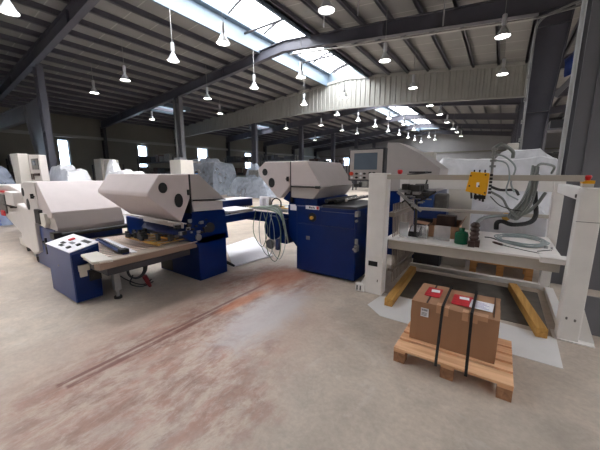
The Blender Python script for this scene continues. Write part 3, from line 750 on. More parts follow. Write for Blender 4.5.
S.part('top_face', MB().prism([(4.27, .876), (4.37, .938), (4.37, .942), (4.27, .88)], 'x', -1.02, -.90), 'paper')
hc = MB(); 
for k in range(6):
    pts = []
    for j in range(41):
        a = 2 * PI * j / 40; rx = .22 + .012 * k; ry = .28 + .015 * k
        pts.append((.28 + .02 * math.sin(k * 2) + rx * math.cos(a + .3), 4.75 + ry * math.sin(a + .3) + .02 * math.cos(k), .815 + .012 * (k % 3) + .008 * math.sin(3 * a + k)))
    hc.tube(pts, .009, 6)
single('coiled_hose', hc, 'hose_pale', 'loose coil of thin grey-blue hose lying on the work table', 'hose', (.28, 4.75, .8), smooth=True)
st = Thing('screwdriver', 'screwdriver with a dark handle lying on the work table', 'screwdriver', (.05, 4.4, .80))
st.part('handle', MB().tube([(-.02, 4.46, .815), (.0, 4.44, .815), (.07, 4.36, .815), (.09, 4.34, .815)], [.008, .015, .015, .01], 10), 'brown_dark', smooth=True)
st.part('ferrule', MB().tube([(.09, 4.34, .815), (.12, 4.31, .815)], .008, 8), 'galv'); st.part('shaft', MB().tube([(.12, 4.31, .813), (.3, 4.18, .813), (.5, 4.10, .81)], .004, 6), 'black')
mc = MB(); rnd = random.Random(11)
single('hex_key', MB().tube([(.42, 4.25, .806), (.55, 4.4, .806), (.56, 4.38, .806)], .005, 6), 'dark_clutter', 'small hex key at the right front corner of the table', 'tool', (.45, 4.3, .8))
single('metal_fitting', MB().cyl((.52, 4.5, .80), (.52, 4.5, .83), .02).cyl((.57, 4.48, .8), (.57, 4.48, .825), .012), 'galv', 'small metal fitting on the right end of the work table', 'fitting', (.52, 4.5, .8))
single('tool_lever', MB().tube(spline([(-.12, 4.78, .81), (-.05, 4.72, .82), (.03, 4.66, .81), (.12, 4.55, .81)], 4), .007, 6), 'black', 'thin black lever lying left of the hose coil', 'tool', (-.02, 4.7, .8))

# pallet behind the table
P2 = Thing('wooden_pallet', 'orange wooden pallet on the floor behind the white gantry table', 'pallet', (.1, 6.1, 0))
for k in range(5): P2.part('deck_board', MB().box(-.32, .55, 5.7 + k * .17, 5.83 + k * .17, .18, .2), 'far_pallet')
for x0 in (-.32, .07, .45):
    P2.part('stringer_board', MB().box(x0, x0 + .1, 5.7, 6.5, .155, .18), 'far_pallet'); 
    for y0 in (5.7, 6.05, 6.4): P2.part('block', MB().box(x0, x0 + .1, y0, y0 + .1, 0, .155), 'far_pallet')

# ---------------------------------------------------------------- touch panel and cream hood behind the left post
K = Thing('touch_screen_terminal', 'touch screen control panel with dark rim above the blue cabinet', 'control panel', (-1.75, 4.45, 0))
def kp(x, y): return at(x, y, Y=4.3)
K.part('housing', MB().box(-2.03, -1.45, 4.3, 4.42, 1.58, 2.07), 'steel_dark', bevel=.012)
K.part('face_plate', MB().box(-2.0, -1.48, 4.292, 4.30, 1.60, 2.045), 'grey_hood', bevel=.003)
K.part('screen', MB().box(-1.93, -1.56, 4.287, 4.292, 1.75, 2.0), 'screen')
e1 = K.part('stop_button', MB().disc((-1.965, 4.28, 1.69), (0, 1, 0), .03, th=.03), 'orange_red', label='orange-red stop button')
for k, (x, z, m) in enumerate(((-1.88, 1.69, 'black'), (-1.81, 1.69, 'paper'), (-1.75, 1.69, 'black'), (-1.96, 1.63, 'paper'), (-1.88, 1.63, 'black'), (-1.81, 1.63, 'paper'), (-1.75, 1.63, 'black'), (-1.66, 1.7, 'black'), (-1.6, 1.7, 'black'))):
    K.part('button', MB().disc((x, 4.284, z), (0, 1, 0), .018 if m == 'paper' else .022, .016, th=.02, n=14), m)
K.part('support_arm', MB().box(-1.68, -1.60, 4.45, 4.53, 0, 1.9).box(-1.68, -1.60, 4.41, 4.46, 1.6, 1.75), 'steel_dark', bevel=.005)
K.part('support_foot', MB().box(-1.71, -1.52, 4.3, 4.7, 0, .04), 'steel_dark')
H4 = Thing('folding_machine', 'cream sloping machine cover behind the touch screen panel', 'machine', (-1.3, 6.4, 0))
H4.part('sloped_cover', MB().prism([(-1.95, 2.30), (-1.72, 2.28), (-1.30, 2.05), (-.95, 1.78), (-1.0, 1.35), (-1.95, 1.35)], 'y', 5.9, 6.9), 'grey_hood', bevel=.015)
H4.part('rear_box', MB().box(-1.75, -1.28, 6.92, 7.3, 1.3, 2.15), 'cream', bevel=.01)
H4.part('base_cabinet', MB().box(-1.95, -1.0, 5.95, 7.3, 0, 1.34), 'blue_paint', bevel=.01)
H4.part('side_door', MB().box(-.995, -.98, 6.1, 6.8, .35, 1.2), 'bright_blue', bevel=.004)

# ---------------------------------------------------------------- folding machine, right unit
U3 = Thing('folding_machine', 'folding unit with a tall dark blue cabinet beside the left white post', 'machine', (-2.3, 4.5, 0))
U3.part('cabinet', MB().box(-2.83, -1.73, 4.0, 5.25, .04, 1.16), 'blue_paint', bevel=.012)
sk = U3.part('left_cabinet', MB().prism([(-3.02, .62), (-2.83, .42), (-2.83, 1.16), (-3.02, 1.16)], 'y', 4.02, 5.2), 'blue_paint', bevel=.008)
d1 = U3.part('lower_door', MB().box(-2.80, -1.75, 3.990, 4.0, .06, .86), 'blue_paint', bevel=.004)
d2 = U3.part('upper_cover', MB().box(-2.80, -2.33, 3.988, 4.0, .875, 1.15), 'blue_paint', bevel=.004)
d3 = U3.part('upper_cover', MB().box(-2.32, -1.75, 3.97, 4.0, .875, 1.10), 'blue_paint', bevel=.004)
U3.part('side_tray', MB().box(-2.32, -1.73, 3.99, 5.25, 1.16, 1.20), 'steel_dark', bevel=.006)
rl = MB().cyl((-2.28, 4.05, 1.255), (-2.28, 5.2, 1.255), .035).cyl((-2.12, 4.05, 1.26), (-2.12, 5.2, 1.26), .03)
U3.part('rollers', rl, 'black', smooth=True); U3.part('roller', MB().cyl((-2.0, 4.2, 1.28), (-2.0, 5.2, 1.28), .025), 'chrome', smooth=True)
U3.part('base_rail', MB().box(-2.75, -1.8, 4.1, 5.2, 0, .05), 'steel_dark')
wl = U3.part('name_label', MB().box(-2.63, -2.37, 3.982, 3.986, 1.115, 1.175), 'paper')
tx = MB()
for k, (a, b) in enumerate(((-2.56, -2.535), (-2.525, -2.5), (-2.49, -2.475), (-2.465, -2.45))): tx.box(a, b, 3.979, 3.982, 1.13, 1.16 - .01 * (k % 2))
U3.part('dark_lettering', tx, 'ink', parent=wl); U3.part('red_mark', MB().box(-2.42, -2.375, 3.979, 3.982, 1.12, 1.17), 'red', parent=wl)
U3.part('white_sticker', MB().box(-2.87, -2.84, 4.01, 4.016, 1.07, 1.15).box(-2.97, -2.86, 4.012, 4.018, 1.07, 1.17), 'paper')
U3.part('knob_hole', MB().disc((-2.50, 3.986, .985), (0, 1, 0), .075, th=.012), 'black'); U3.part('knob', MB().disc((-2.50, 3.97, .98), (0, 1, 0), .028, th=.05), 'brass')
U3.part('small_plate', MB().box(-2.62, -2.55, 3.983, 3.988, .60, .66), 'steel_light')
sv = MB().box(-1.74, -1.70, 3.96, 4.06, .52, .62).box(-1.74, -1.69, 3.95, 4.05, 1.06, 1.14).cyl((-1.72, 3.95, .58), (-1.72, 3.9, .58), .02).cyl((-1.71, 3.98, 1.0), (-1.71, 3.93, 1.0), .018).box(-1.735, -1.69, 3.97, 4.0, .64, .72)
U3.part('hinge_fittings', sv, 'galv', bevel=.002)
A = [(-3.52, 1.895), (-3.69, 1.77), (-3.66, 1.65), (-3.25, 1.27), (-3.17, 1.27), (-2.965, 1.485), (-2.965, 1.895)]
h = U3.part('fold_plate_cover', MB().prism(A, 'y', 4.0, 5.2), 'hood_paint', bevel=.012)
U3.part('round_opening', MB().disc((-3.515, 3.997, 1.715), (0, 1, 0), .058, .062, th=.012), 'black', parent=h); U3.part('round_opening', MB().disc((-3.365, 3.997, 1.53), (0, 1, 0), .068, .085, th=.012), 'black', parent=h)
U3.part('latch', MB().box(-3.01, -2.985, 3.96, 4.0, 1.56, 1.64).box(-3.03, -2.97, 3.965, 3.985, 1.59, 1.61), 'black', parent=h)
U3.part('cover_gap', MB().box(-2.965, -2.945, 4.01, 5.18, 1.2, 1.885), 'black')
h = U3.part('main_cover', MB().prism([(-2.945, 1.895), (-2.62, 1.895), (-2.34, 1.485), (-2.945, 1.485)], 'y', 4.0, 5.2), 'hood_paint', bevel=.014)
U3.part('cover_handle', MB().cyl((-2.93, 3.985, 1.475), (-2.42, 3.985, 1.475), .013, 10).cyl((-2.44, 3.98, 1.475), (-2.36, 3.98, 1.475), .022, 12), 'black', parent=h, smooth=True)
U3.part('cover_skirt', MB().prism([(-2.945, 1.475), (-2.34, 1.475), (-2.50, 1.28), (-2.945, 1.29)], 'y', 4.01, 5.19), 'grey_hood', bevel=.01)
U3.part('machine_head', MB().box(-3.02, -2.45, 4.05, 5.2, 1.16, 1.285).prism([(-3.15, 1.25), (-3.0, 1.4), (-2.9, 1.3), (-2.9, 1.16)], 'y', 4.05, 5.2), 'blue_paint')

# transfer table between middle and right units, with hoses
X2 = Thing('transfer_table', 'blue transfer table cluttered with green hoses between middle and right units', 'table', (-3.5, 4.6, 0))
X2.part('side_rail', MB().box(-4.1, -3.08, 4.05, 4.14, .80, .98), 'blue_paint', bevel=.006); X2.part('side_rail', MB().box(-4.1, -3.08, 5.0, 5.1, .85, 1.0), 'blue_paint', bevel=.006)
rb = MB()
for k in range(7): rb.cyl((-4.05, 4.12 + k * .13, 1.02), (-3.10, 4.12 + k * .13, 1.02), .016, 8)
X2.part('rods', rb, 'galv', smooth=True)
X2.part('motor_cover', MB().disc((-3.34, 4.12, .72), (0, 1, 0), .2, .22, th=.3, n=28), 'blue_paint', bevel=.01)
X2.part('gear_box', MB().box(-3.2, -3.04, 4.0, 4.3, .45, .9), 'blue_paint', bevel=.02)
X2.part('clamp_unit', MB().box(-3.95, -3.86, 4.3, 4.4, 1.02, 1.2).box(-3.8, -3.72, 4.32, 4.4, 1.02, 1.22).box(-3.97, -3.7, 4.33, 4.38, 1.2, 1.24), 'paper', bevel=.006)
for k, (x_, y_, l_) in enumerate(((-4.0, 4.1, .3), (-3.6, 4.12, .25), (-3.45, 4.25, .35), (-3.25, 4.1, .2), (-3.9, 4.5, .4), (-3.3, 4.5, .3))):
    X2.part('sheet_guide', MB().box(x_, x_ + l_, y_, y_ + .05, 1.04, 1.06), 'cream' if k % 2 else 'brass', bevel=.003)
X2.part('arch_tube', MB().tube(spline([(-3.68, 4.35, 1.03), (-3.66, 4.35, 1.16), (-3.56, 4.35, 1.22), (-3.45, 4.35, 1.17), (-3.44, 4.35, 1.04)], 5), .014, 8), 'black', smooth=True)
M['hose_green'] = mat('hose_green', (120, 142, 120), .4)
for k in range(6):
    r = random.Random(k); z0 = 1.05 + .012 * k
    X2.part('hose', MB().tube(spline([(-3.95 + .1 * k, 4.02 + .02 * k, z0), (-3.6 + .05 * k, 3.98, z0 + .02), (-3.3 + .03 * k, 3.97, z0 - .02), (-3.1 + .02 * k, 3.93, .95 - .05 * k), (-3.05 + .02 * k, 3.92, .8 - .06 * k)], 6), .011, 6), 'hose_green' if k % 2 == 0 else 'hose_pale', smooth=True)
for k, (xa, zb) in enumerate(((-3.75, .35), (-3.6, .2), (-3.45, .12), (-3.35, .18))):
    X2.part('cable', MB().tube(spline([(xa, 3.98, 1.02), (xa - .03, 3.93, .7), (xa + .03, 3.92, zb + .15), (xa + .2, 3.92, zb), (xa + .32, 3.93, zb + .25), (xa + .3, 3.95, .75), (xa + .2, 3.97, .98)], 7), .007, 6), 'hose_pale' if k % 2 else 'hose_green', smooth=True)
X2.part('pulley', MB().disc((-3.38, 3.96, .42), (0, 1, 0), .09, th=.05), 'galv'); X2.part('support_strut', MB().box(-3.24, -3.16, 4.9, 4.98, 0, .85), 'blue_paint')
X2.part('support_strut', MB().box(-4.05, -3.97, 4.9, 4.98, 0, .85), 'blue_paint')
single('floor_slab', MB().prism([(-5.15, 4.4), (-5.3, 5.5), (-3.75, 4.45), (-3.9, 3.5)], 'z', .001, .03), 'paper', 'thin white slab flat on the floor under the transfer table', 'board', (-4.5, 4.4, 0))  # thin white slab, nearly level with the concrete

# ---------------------------------------------------------------- middle unit
U2 = Thing('folding_machine', 'middle folding unit, its hexagonal hood showing two round holes above a blue pedestal', 'machine', (-4.4, 2.9, 0))
U2.part('pedestal', MB().box(-4.93, -3.8, 2.72, 3.28, 0, .72), 'blue_paint', bevel=.012)
U2.part('foot_opening', MB().box(-4.90, -4.55, 2.715, 2.722, .03, .22), 'black')
U2.part('upper_body', MB().prism([(2.62, 1.0), (2.66, 1.12), (3.28, 1.10), (3.30, .95), (3.34, .60), (2.7, .60), (2.45, .78)], 'x', -4.98, -3.80), 'blue_paint', bevel=.01)
vm = MB(); rnd = random.Random(9)
for i in range(22):
    y = 2.35 + rnd.random() * .6; z = .78 + rnd.random() * .22; s_ = .015 + rnd.random() * .03
    U2.part('bracket', MB().box(-3.799, -3.78 + rnd.random() * .02, y - s_, y + s_, z - s_ * .7, z + s_ * .7), rnd.choice(['dark_clutter', 'black', 'galv']), bevel=.002)
U2.part('gear', MB().disc((-3.785, 2.95, .84), (1, 0, 0), .08, th=.03), 'dark_clutter'); U2.part('gear', MB().disc((-3.785, 2.72, .72), (1, 0, 0), .05, th=.03), 'galv')

B = [(2.18, 1.685), (2.0, 1.44), (2.0, 1.39), (2.46, .99), (2.63, 1.33), (2.63, 1.685)]
h = U2.part('fold_plate_cover', MB().prism(B, 'x', -5.3, -3.8), 'hood_paint', bevel=.014)
U2.part('round_opening', MB().disc((-3.797, 2.215, 1.50), (1, 0, 0), .062, .072, th=.012), 'black', parent=h)
U2.part('round_opening', MB().disc((-3.797, 2.44, 1.31), (1, 0, 0), .065, .10, th=.012), 'black', parent=h)
U2.part('cover_gap', MB().box(-5.25, -3.81, 2.63, 2.66, 1.1, 1.68), 'black')
U2.part('latch', MB().box(-3.8, -3.77, 2.585, 2.605, 1.38, 1.46), 'black', parent=h)
U2.part('main_cover', MB().prism([(2.66, 1.685), (2.80, 1.685), (3.29, 1.28), (3.29, 1.26), (2.66, 1.30)], 'x', -5.3, -3.8), 'grey_hood', bevel=.012)
U2.part('cover_skirt', MB().prism([(2.66, 1.285), (3.26, 1.245), (3.26, 1.10), (2.7, 1.10)], 'x', -5.25, -3.82), 'white_paint', bevel=.008)
U2.part('seal_strip', MB().obox((-3.79, 2.67, 1.295), (-3.79, 3.29, 1.27), .02, .015), 'black')
U2.part('lower_flap', MB().prism([(2.28, 1.03), (2.60, .95), (2.60, .93), (2.28, 1.01)], 'x', -5.2, -3.85).obox((-4.5, 2.28, 1.01), (-3.82, 2.5, .93), .02, .08), 'white_paint')
rd = MB()
for k in range(6): rd.obox((-4.75 + .15 * k, 2.15, .685), (-4.62 + .15 * k, 2.68, .72), .02, .012)
rd.obox((-4.85, 2.15, .70), (-3.9, 2.15, .70), .03, .03).obox((-4.85, 2.4, .72), (-3.9, 2.4, .72), .02, .02)
U2.part('feed_rods', rd, 'brass', label='brass-coloured feed rods')
gm = MB(); rnd = random.Random(21)
for i in range(18):
    x = -4.9 + rnd.random() * 1.0; y = 2.1 + rnd.random() * .3
    U2.part('roller_block', MB().box(x - .03, x + .03, y - .02, y + .02, .72, .76 + rnd.random() * .06), 'dark_clutter')
of = U2.part('outfeed_frame', MB().box(-4.75, -3.8, 3.28, 4.05, .86, .99), 'blue_paint', bevel=.008)
sb = MB()
for k in range(7): sb.box(-4.42 + k * .085, -4.36 + k * .085, 3.45, 4.02, .99, 1.01)
U2.part('slat_bed', sb, 'cream', parent=of)
U2.part('paper_stack', MB().prism([(-4.4, 3.5), (-3.86, 3.4), (-3.82, 4.0), (-4.38, 4.05)], 'z', 1.012, 1.045), 'paper', parent=of)
U2.part('rear_guard', MB().box(-4.9, -4.52, 3.5, 4.7, .99, 1.15), 'blue_paint', bevel=.006)
U2.part('guard_top', MB().box(-4.9, -4.52, 3.5, 4.7, 1.15, 1.165), 'paper')
br = MB()
for k in range(16): br.disc((-4.49, 3.52 + k * .07, 1.0), (1, 0, 0), .024, th=.04, n=10)
U2.part('guide_wheels', br, 'chrome'); U2.part('leg', MB().box(-4.7, -4.62, 3.9, 3.98, 0, .86), 'blue_paint')
U2.part('power_plug', MB().tube([(-4.1, 3.36, .16), (-3.95, 3.42, .10), (-3.82, 3.46, .05)], [.03, .03, .02], 8), 'black')

# ---------------------------------------------------------------- left unit with roller table
U1 = Thing('folding_machine', 'left folding unit with a wide plain hood and a long roller table', 'machine', (-5.9, 1.9, 0))
h = U1.part('main_cover', MB().prism([(-6.36, 1.535), (-6.30, 1.56), (-5.76, 1.08), (-5.80, .99), (-6.36, .99)], 'y', 1.5, 2.52), 'hood_paint', bevel=.014)
U1.part('cover_skirt', MB().prism([(-6.3, 1.06), (-5.76, 1.07), (-5.66, .84), (-5.70, .70), (-6.3, .70)], 'y', 1.52, 2.52), 'grey_hood', bevel=.01)
h = U1.part('fold_plate_cover', MB().prism([(-7.0, 1.55), (-6.41, 1.55), (-6.41, 1.10), (-6.75, .80), (-7.02, 1.0), (-7.28, 1.30), (-7.22, 1.50)], 'y', 1.5, 2.52), 'white_paint', bevel=.014)
U1.part('round_opening', MB().disc((-7.13, 1.497, 1.36), (0, 1, 0), .06, .075, th=.012), 'black', parent=h); U1.part('round_opening', MB().disc((-6.92, 1.497, 1.15), (0, 1, 0), .07, .1, th=.012), 'black', parent=h)
U1.part('cover_gap', MB().box(-6.41, -6.37, 1.52, 2.5, 1.0, 1.54), 'black')
U1.part('latch', MB().box(-6.56, -6.44, 1.47, 1.49, 1.30, 1.32).box(-6.57, -6.54, 1.46, 1.5, 1.27, 1.35), 'black', parent=h)
U1.part('drive_housing', MB().box(-6.46, -6.2, 1.45, 1.52, .86, 1.1), 'black', bevel=.01); U1.part('chute', MB().prism([(-6.32, 1.05), (-6.0, 1.05), (-5.95, .9), (-6.05, .82), (-6.3, .85)], 'y', 1.46, 1.52), 'cream', bevel=.008)
U1.part('body', MB().box(-6.9, -5.75, 1.6, 2.5, .1, .78), 'blue_side', bevel=.012)
U1.part('body_top', MB().box(-6.35, -5.78, 1.5, 1.6, .62, .8), 'blue_paint', bevel=.008)
U1.part('side_frame', MB().box(-7.1, -5.9, 1.56, 1.6, .02, .76), 'blue_side', bevel=.006)
U1.part('star_handle', MB().obox((-6.35, 1.52, .60), (-6.35, 1.52, .32), .03, .04).obox((-6.5, 1.52, .52), (-6.2, 1.52, .45), .03, .03), 'black')
U1.part('far_side_frame', MB().box(-5.62, -4.95, 2.52, 2.60, .35, .92), 'blue_paint', bevel=.008)
U1.part('lower_housing', MB().prism([(-7.7, 1.12), (-7.0, 1.05), (-6.75, .8), (-6.75, .30), (-7.05, .20), (-7.75, .35)], 'y', 1.5, 2.3), 'white_paint', bevel=.02)
# feeder unit at far left on castors
cf = U1.part('feeder_body', MB().prism([(-11.2, 1.40), (-9.4, 1.42), (-7.75, 1.2), (-7.72, .3), (-8.9, .3), (-10.2, .62), (-11.2, .75)], 'y', 1.75, 2.5), 'white_paint', bevel=.02)
U1.part('feeder_panel', MB().box(-10.6, -9.9, 1.72, 1.75, .72, 1.18), 'grey_clutter', parent=cf); U1.part('red_grip', MB().box(-10.3, -10.0, 1.69, 1.72, .66, .78), 'red', parent=cf); U1.part('red_grip', MB().box(-10.1, -9.5, 1.7, 1.75, 1.24, 1.28), 'red', parent=cf); U1.part('red_handle', MB().box(-9.35, -9.25, 1.69, 1.75, .9, 1.2), 'brown_dark', parent=cf)
U1.part('feeder_rod', MB().box(-9.9, -8.9, 1.69, 1.73, .93, .96), 'black', parent=cf); U1.part('feeder_step', MB().box(-9.1, -8.4, 1.6, 1.76, 1.0, 1.3), 'white_paint', parent=cf, bevel=.02)
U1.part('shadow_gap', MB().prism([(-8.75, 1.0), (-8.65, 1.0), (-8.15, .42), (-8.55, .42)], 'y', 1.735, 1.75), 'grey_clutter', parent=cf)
U1.part('feeder_base', MB().box(-8.6, -7.15, 1.62, 2.5, .16, .32), 'cream', bevel=.01)
for x, y in ((-8.45, 1.72), (-7.25, 1.6), (-8.4, 2.4)):
    cs = U1.part('castor', MB().box(x - .07, x + .07, y - .06, y + .06, .12, .18), 'galv'); U1.part('castor_wheel', MB().disc((x, y, .075), (0, 1, 0), .074, th=.05), 'rubber', parent=cs)
# console
pr = [(1.27, .0), (1.58, .0), (1.60, .765), (1.27, .69)]
cs = U1.part('control_console', MB().prism([(1.27, .02), (1.58, .02), (1.60, .775), (1.27, .70)], 'x', -5.3, -4.42), 'blue_side', bevel=.01)
sl = math.atan2(.075, .33)
def con(x0, x1, v0, v1, m, h0=.002, h1=.014, name='button', par=cs):   # v along the slope 0..1
    mb = MB(); vs = []
    for hh in (h0, h1):
        for x, v in ((x0, v0), (x1, v0), (x1, v1), (x0, v1)):
            vs.append((x, 1.27 + .33 * v - hh * math.sin(sl), .70 + .075 * v + hh * math.cos(sl)))
    mb.add(vs, [(0, 1, 2, 3), (7, 6, 5, 4), (0, 4, 5, 1), (1, 5, 6, 2), (2, 6, 7, 3), (3, 7, 4, 0)])
    return U1.part(name, mb, m, parent=par, bevel=.001)
con(-5.31, -4.41, -.02, 1.02, 'paper', .0, .012, 'console_top')
con(-4.75, -4.50, .72, .88, 'black', .012, .016, 'display'); con(-5.02, -4.95, .55, .75, 'red', .012, .03, 'red_button')
for x, v in ((-5.05, .28), (-4.98, .28), (-4.95, .12), (-4.88, .12)): con(x, x + .05, v, v + .12, 'black', .012, .018, 'key')
for x, v in ((-4.66, .12), (-4.62, .42)): con(x, x + .06, v, v + .14, 'black', .012, .03, 'dial')
con(-4.88, -4.74, .42, .55, 'steel_light', .012, .016, 'key_strip')
U1.part('console_side', MB().prism([(1.28, .03), (1.575, .03), (1.595, .74), (1.28, .67)], 'x', -4.425, -4.412), 'blue_paint', parent=cs)
U1.part('switch_box', MB().box(-4.412, -4.385, 1.34, 1.42, .36, .50).box(-4.412, -4.37, 1.33, 1.45, .44, .52), 'cream', parent=cs, bevel=.003)
U1.part('screw', MB().disc((-4.9, 1.266, .45), (0, 1, 0), .012, th=.01, n=10), 'galv', parent=cs)
U1.part('side_socket', MB().disc((-4.40, 1.52, .34), (1, 0, 0), .035, th=.03).box(-4.41, -4.39, 1.44, 1.58, .28, .42), 'black', parent=cs)
# roller table
zc = .64
tbm = MB()
tr = U1.part('table_bed', MB().box(-5.72, -3.95, 1.50, 2.68, .57, .60), 'black')
rm = MB()
for k in range(13):
    x = -5.68 + k * .115
    rm.obox((x, 1.50 + .0, .603), (x + .30, 2.66, .603), .07, .006)
U1.part('roller_bed', rm, 'roller_cream', parent=tr)
U1.part('end_rail', MB().prism([(-3.97, .645), (-3.80, .645), (-3.81, .56), (-3.97, .54)], 'y', 1.36, 2.70), 'rail_front', bevel=.004)
U1.part('rail_cap', MB().box(-3.97, -3.79, 1.36, 2.70, .646, .662), 'rail_alu', bevel=.003)
U1.part('side_rail', MB().box(-4.42, -3.97, 1.40, 1.50, .58, .655), 'cream', bevel=.01)
U1.part('end_cap', MB().prism([(-4.35, 1.36), (-3.85, 1.30), (-3.78, 1.5), (-4.35, 1.55)], 'z', .64, .675), 'cream', bevel=.006)
U1.part('under_frame', MB().box(-4.4, -3.85, 1.45, 2.6, .46, .54).box(-5.6, -4.3, 1.6, 1.7, .44, .54), 'steel_dark')
gr = U1.part('alignment_ruler', MB().obox((-5.1, 1.85, .675), (-3.93, 1.72, .675), .075, .03), 'blue_side')
gs = MB(); 
for k in range(17):
    t = (k + .5) / 17; U1.part('ball', MB().cyl((-5.1 + 1.17 * t, 1.85 - .13 * t, .69), (-5.1 + 1.17 * t, 1.85 - .13 * t, .712), .02, 10), 'chrome', parent=gr, smooth=True)
pass; U1.part('ruler_strip', MB().obox((-5.1, 1.94, .665), (-3.9, 1.81, .665), .07, .015), 'paper', parent=gr)
U1.part('ruler_knob', MB().box(-4.02, -3.92, 1.66, 1.76, .68, .73), 'black', parent=gr, bevel=.008)
U1.part('hood_shaft', MB().cyl((-5.62, 1.45, .74), (-5.62, 2.62, .74), .035).box(-5.68, -5.5, 1.42, 1.52, .70, .80), 'black')
lg = U1.part('table_leg', MB().box(-4.25, -4.17, 1.64, 1.72, .12, .50).cyl((-4.21, 1.68, 0), (-4.21, 1.68, .14), .022).obox((-4.21, 1.68, .3), (-4.5, 1.66, .5), .02, .03), 'galv', bevel=.003)
U1.part('foot_pad', MB().cyl((-4.21, 1.68, 0), (-4.21, 1.68, .03), .05), 'rubber', parent=lg)
cbm = MB()
for k in range(4):
    pts = []
    for j in range(25):
        a = 2 * PI * j / 24; pts.append((-4.05 + .01 * k, 1.88 + (.10 + .012 * k) * math.cos(a), .38 + (.11 + .012 * k) * math.sin(a) + .01 * k))
    cbm.tube(pts, .008, 6)
cbm.tube(spline([(-4.2, 1.7, .5), (-4.3, 1.75, .3), (-4.2, 1.9, .15), (-4.1, 2.0, .12), (-4.0, 2.05, .2)], 6), .008, 6)
cbm.tube(spline([(-4.1, 1.85, .3), (-4.2, 1.85, .15), (-4.15, 1.98, .08), (-4.05, 2.1, .14)], 6), .009, 6)
U1.part('cable_coil', cbm, 'black', smooth=True)
U1.part('red_plug', MB().tube([(-4.05, 1.98, .26), (-4.05, 2.02, .16), (-4.05, 2.05, .08)], [.035, .03, .02], 10), 'dark_red')

# ---------------------------------------------------------------- wrapped machines and cabinets farther back
def drape(name, label, cx, cy, w, d, hmax, m, peaks, seed, rot=0.0, n=34, floor_gap=.05):
    vs = []; fs = []; c, s = math.cos(rot), math.sin(rot)
    for i in range(n + 1):
        for j in range(n + 1):
            u, v = i / n * 2 - 1, j / n * 2 - 1
            e = max(abs(u), abs(v))
            hgt = 0
            for pu, pv, ph, pr in peaks:
                dd = max(abs(u - pu), abs(v - pv)); k = max(0, min(1, 1 - (dd - pr) / .45)); hgt = max(hgt, ph * (k * k * (3 - 2 * k)) if k < 1 else ph)
            if e > .97: hgt = 0
            hgt = max(hgt, 0) * hmax
            a_ = math.atan2(v - peaks[0][1], u - peaks[0][0])
            nn = noise.noise(Vector((u * 2.1 + seed, v * 2.1, 0))) * .08 + (abs(noise.noise(Vector((a_ * 3.5 + seed, seed, 3)))) * (.15 if m == 'plastic_clear' else .26) if .15 < e < .95 else 0) * min(1, math.hypot(u - peaks[0][0], v - peaks[0][1])) + noise.noise(Vector((u * 6, v * 6 + seed, 5))) * .02
            hgt += nn * (1 if hgt > .2 else .2)
            X, Yv = u * w / 2 * (1 + .06 * noise.noise(Vector((v * 4, seed, 1)))), v * d / 2 * (1 + .06 * noise.noise(Vector((u * 4, seed, 2))))
            vs.append((cx + X * c - Yv * s, cy + X * s + Yv * c, max(floor_gap, hgt)))
    for i in range(n):
        for j in range(n): a = i * (n + 1) + j; fs.append((a, a + 1, a + n + 2, a + n + 1))
    o = single(name, MB().add(vs, fs), m, label, 'plastic sheet', (cx, cy, floor_gap), smooth=True)
    return o
def machine(label, cx, cy, boxes, cat='machine', name='stored_machine'):
    T = Thing(name, label, cat, (cx, cy, 0))
    for nm, x0, x1, y0, y1, z0, z1, m in boxes: T.part(nm, MB().box(cx + x0, cx + x1, cy + y0, cy + y1, z0, z1), m, bevel=.02)
    return T
BX = -14.5
# middle distance, between left and right hoods
p = at(222, 187, Z=0)
machine('grey cabinet half under clear film behind the middle hood', -19.6, 15.4, [('cabinet', -1.7, .0, -.9, .9, .35, 2.6, 'grey_hood'), ('base', -1.6, .9, -.7, .7, 0, .35, 'black'), ('feed_frame', .0, 1.4, -.6, .6, .35, 2.2, 'steel_light')])
drape('plastic_sheet', 'clear film draped over the grey cabinet behind the middle hood', -19.3, 15.4, 3.6, 2.5, 2.85, 'plastic_clear', [(-.3, 0, .98, .45), (.1, 0, .86, .72)], 2.0)
machine('dark machine under bunched clear film left of the right hood', -14.4, 15.4, [('body', -1.0, 1.1, -.6, .6, 0, 1.2, 'steel_light'), ('head', -.4, .5, -.3, .3, 1.2, 1.9, 'grey_clutter')])
drape('plastic_sheet', 'bunched clear film over the dark machine left of the right hood', -14.4, 15.4, 3.8, 2.2, 2.35, 'plastic_clear', [(-.1, 0, 1.0, .10), (.3, .05, .82, .15), (0, 0, .58, .65)], 5.0)
# left background: white cabinets
K2 = Thing('control_cabinet', 'white control cabinet with a grey screen rising behind the left hood', 'control cabinet', (-12.0, 2.9, 0))
K2.part('cabinet', MB().prism([(-12.9, 2.28), (-11.15, 2.22), (-11.1, 1.5), (-11.2, .2), (-12.6, .2)], 'y', 2.8, 2.98), 'white_paint', bevel=.02)
K2.part('side_wing', MB().prism([(-12.95, 2.30), (-12.1, 2.28), (-12.1, 1.1), (-12.7, 1.1)], 'y', 2.55, 2.795), 'cream', bevel=.02)
K2.part('screen_frame', MB().box(-11.8, -11.22, 2.775, 2.80, 1.80, 2.12), 'grey_clutter', bevel=.005); K2.part('screen', MB().box(-11.65, -11.4, 2.765, 2.775, 1.92, 2.06), 'screen')
K2.part('button_row', MB().box(-12.0, -11.8, 2.77, 2.80, 1.5, 1.68), 'brown_dark'); K2.part('button_row', MB().box(-11.7, -11.25, 2.77, 2.80, 1.62, 1.69), 'brown_dark'); K2.part('stand', MB().box(-12.4, -11.3, 2.82, 2.95, 0, .2), 'steel_dark')
machine('cream machine cabinet left of the middle hood, near the wall', -17.6, 7.6, [('cabinet', -1.0, -.1, -.6, -.1, .3, 2.45, 'cream'), ('side_box', -.1, .75, -.5, -.1, .3, 2.38, 'cream'), ('low_box', .75, 1.3, -.5, -.1, .3, 1.85, 'cream'), ('base', -1.0, 1.2, -.5, -.15, 0, .3, 'black')])
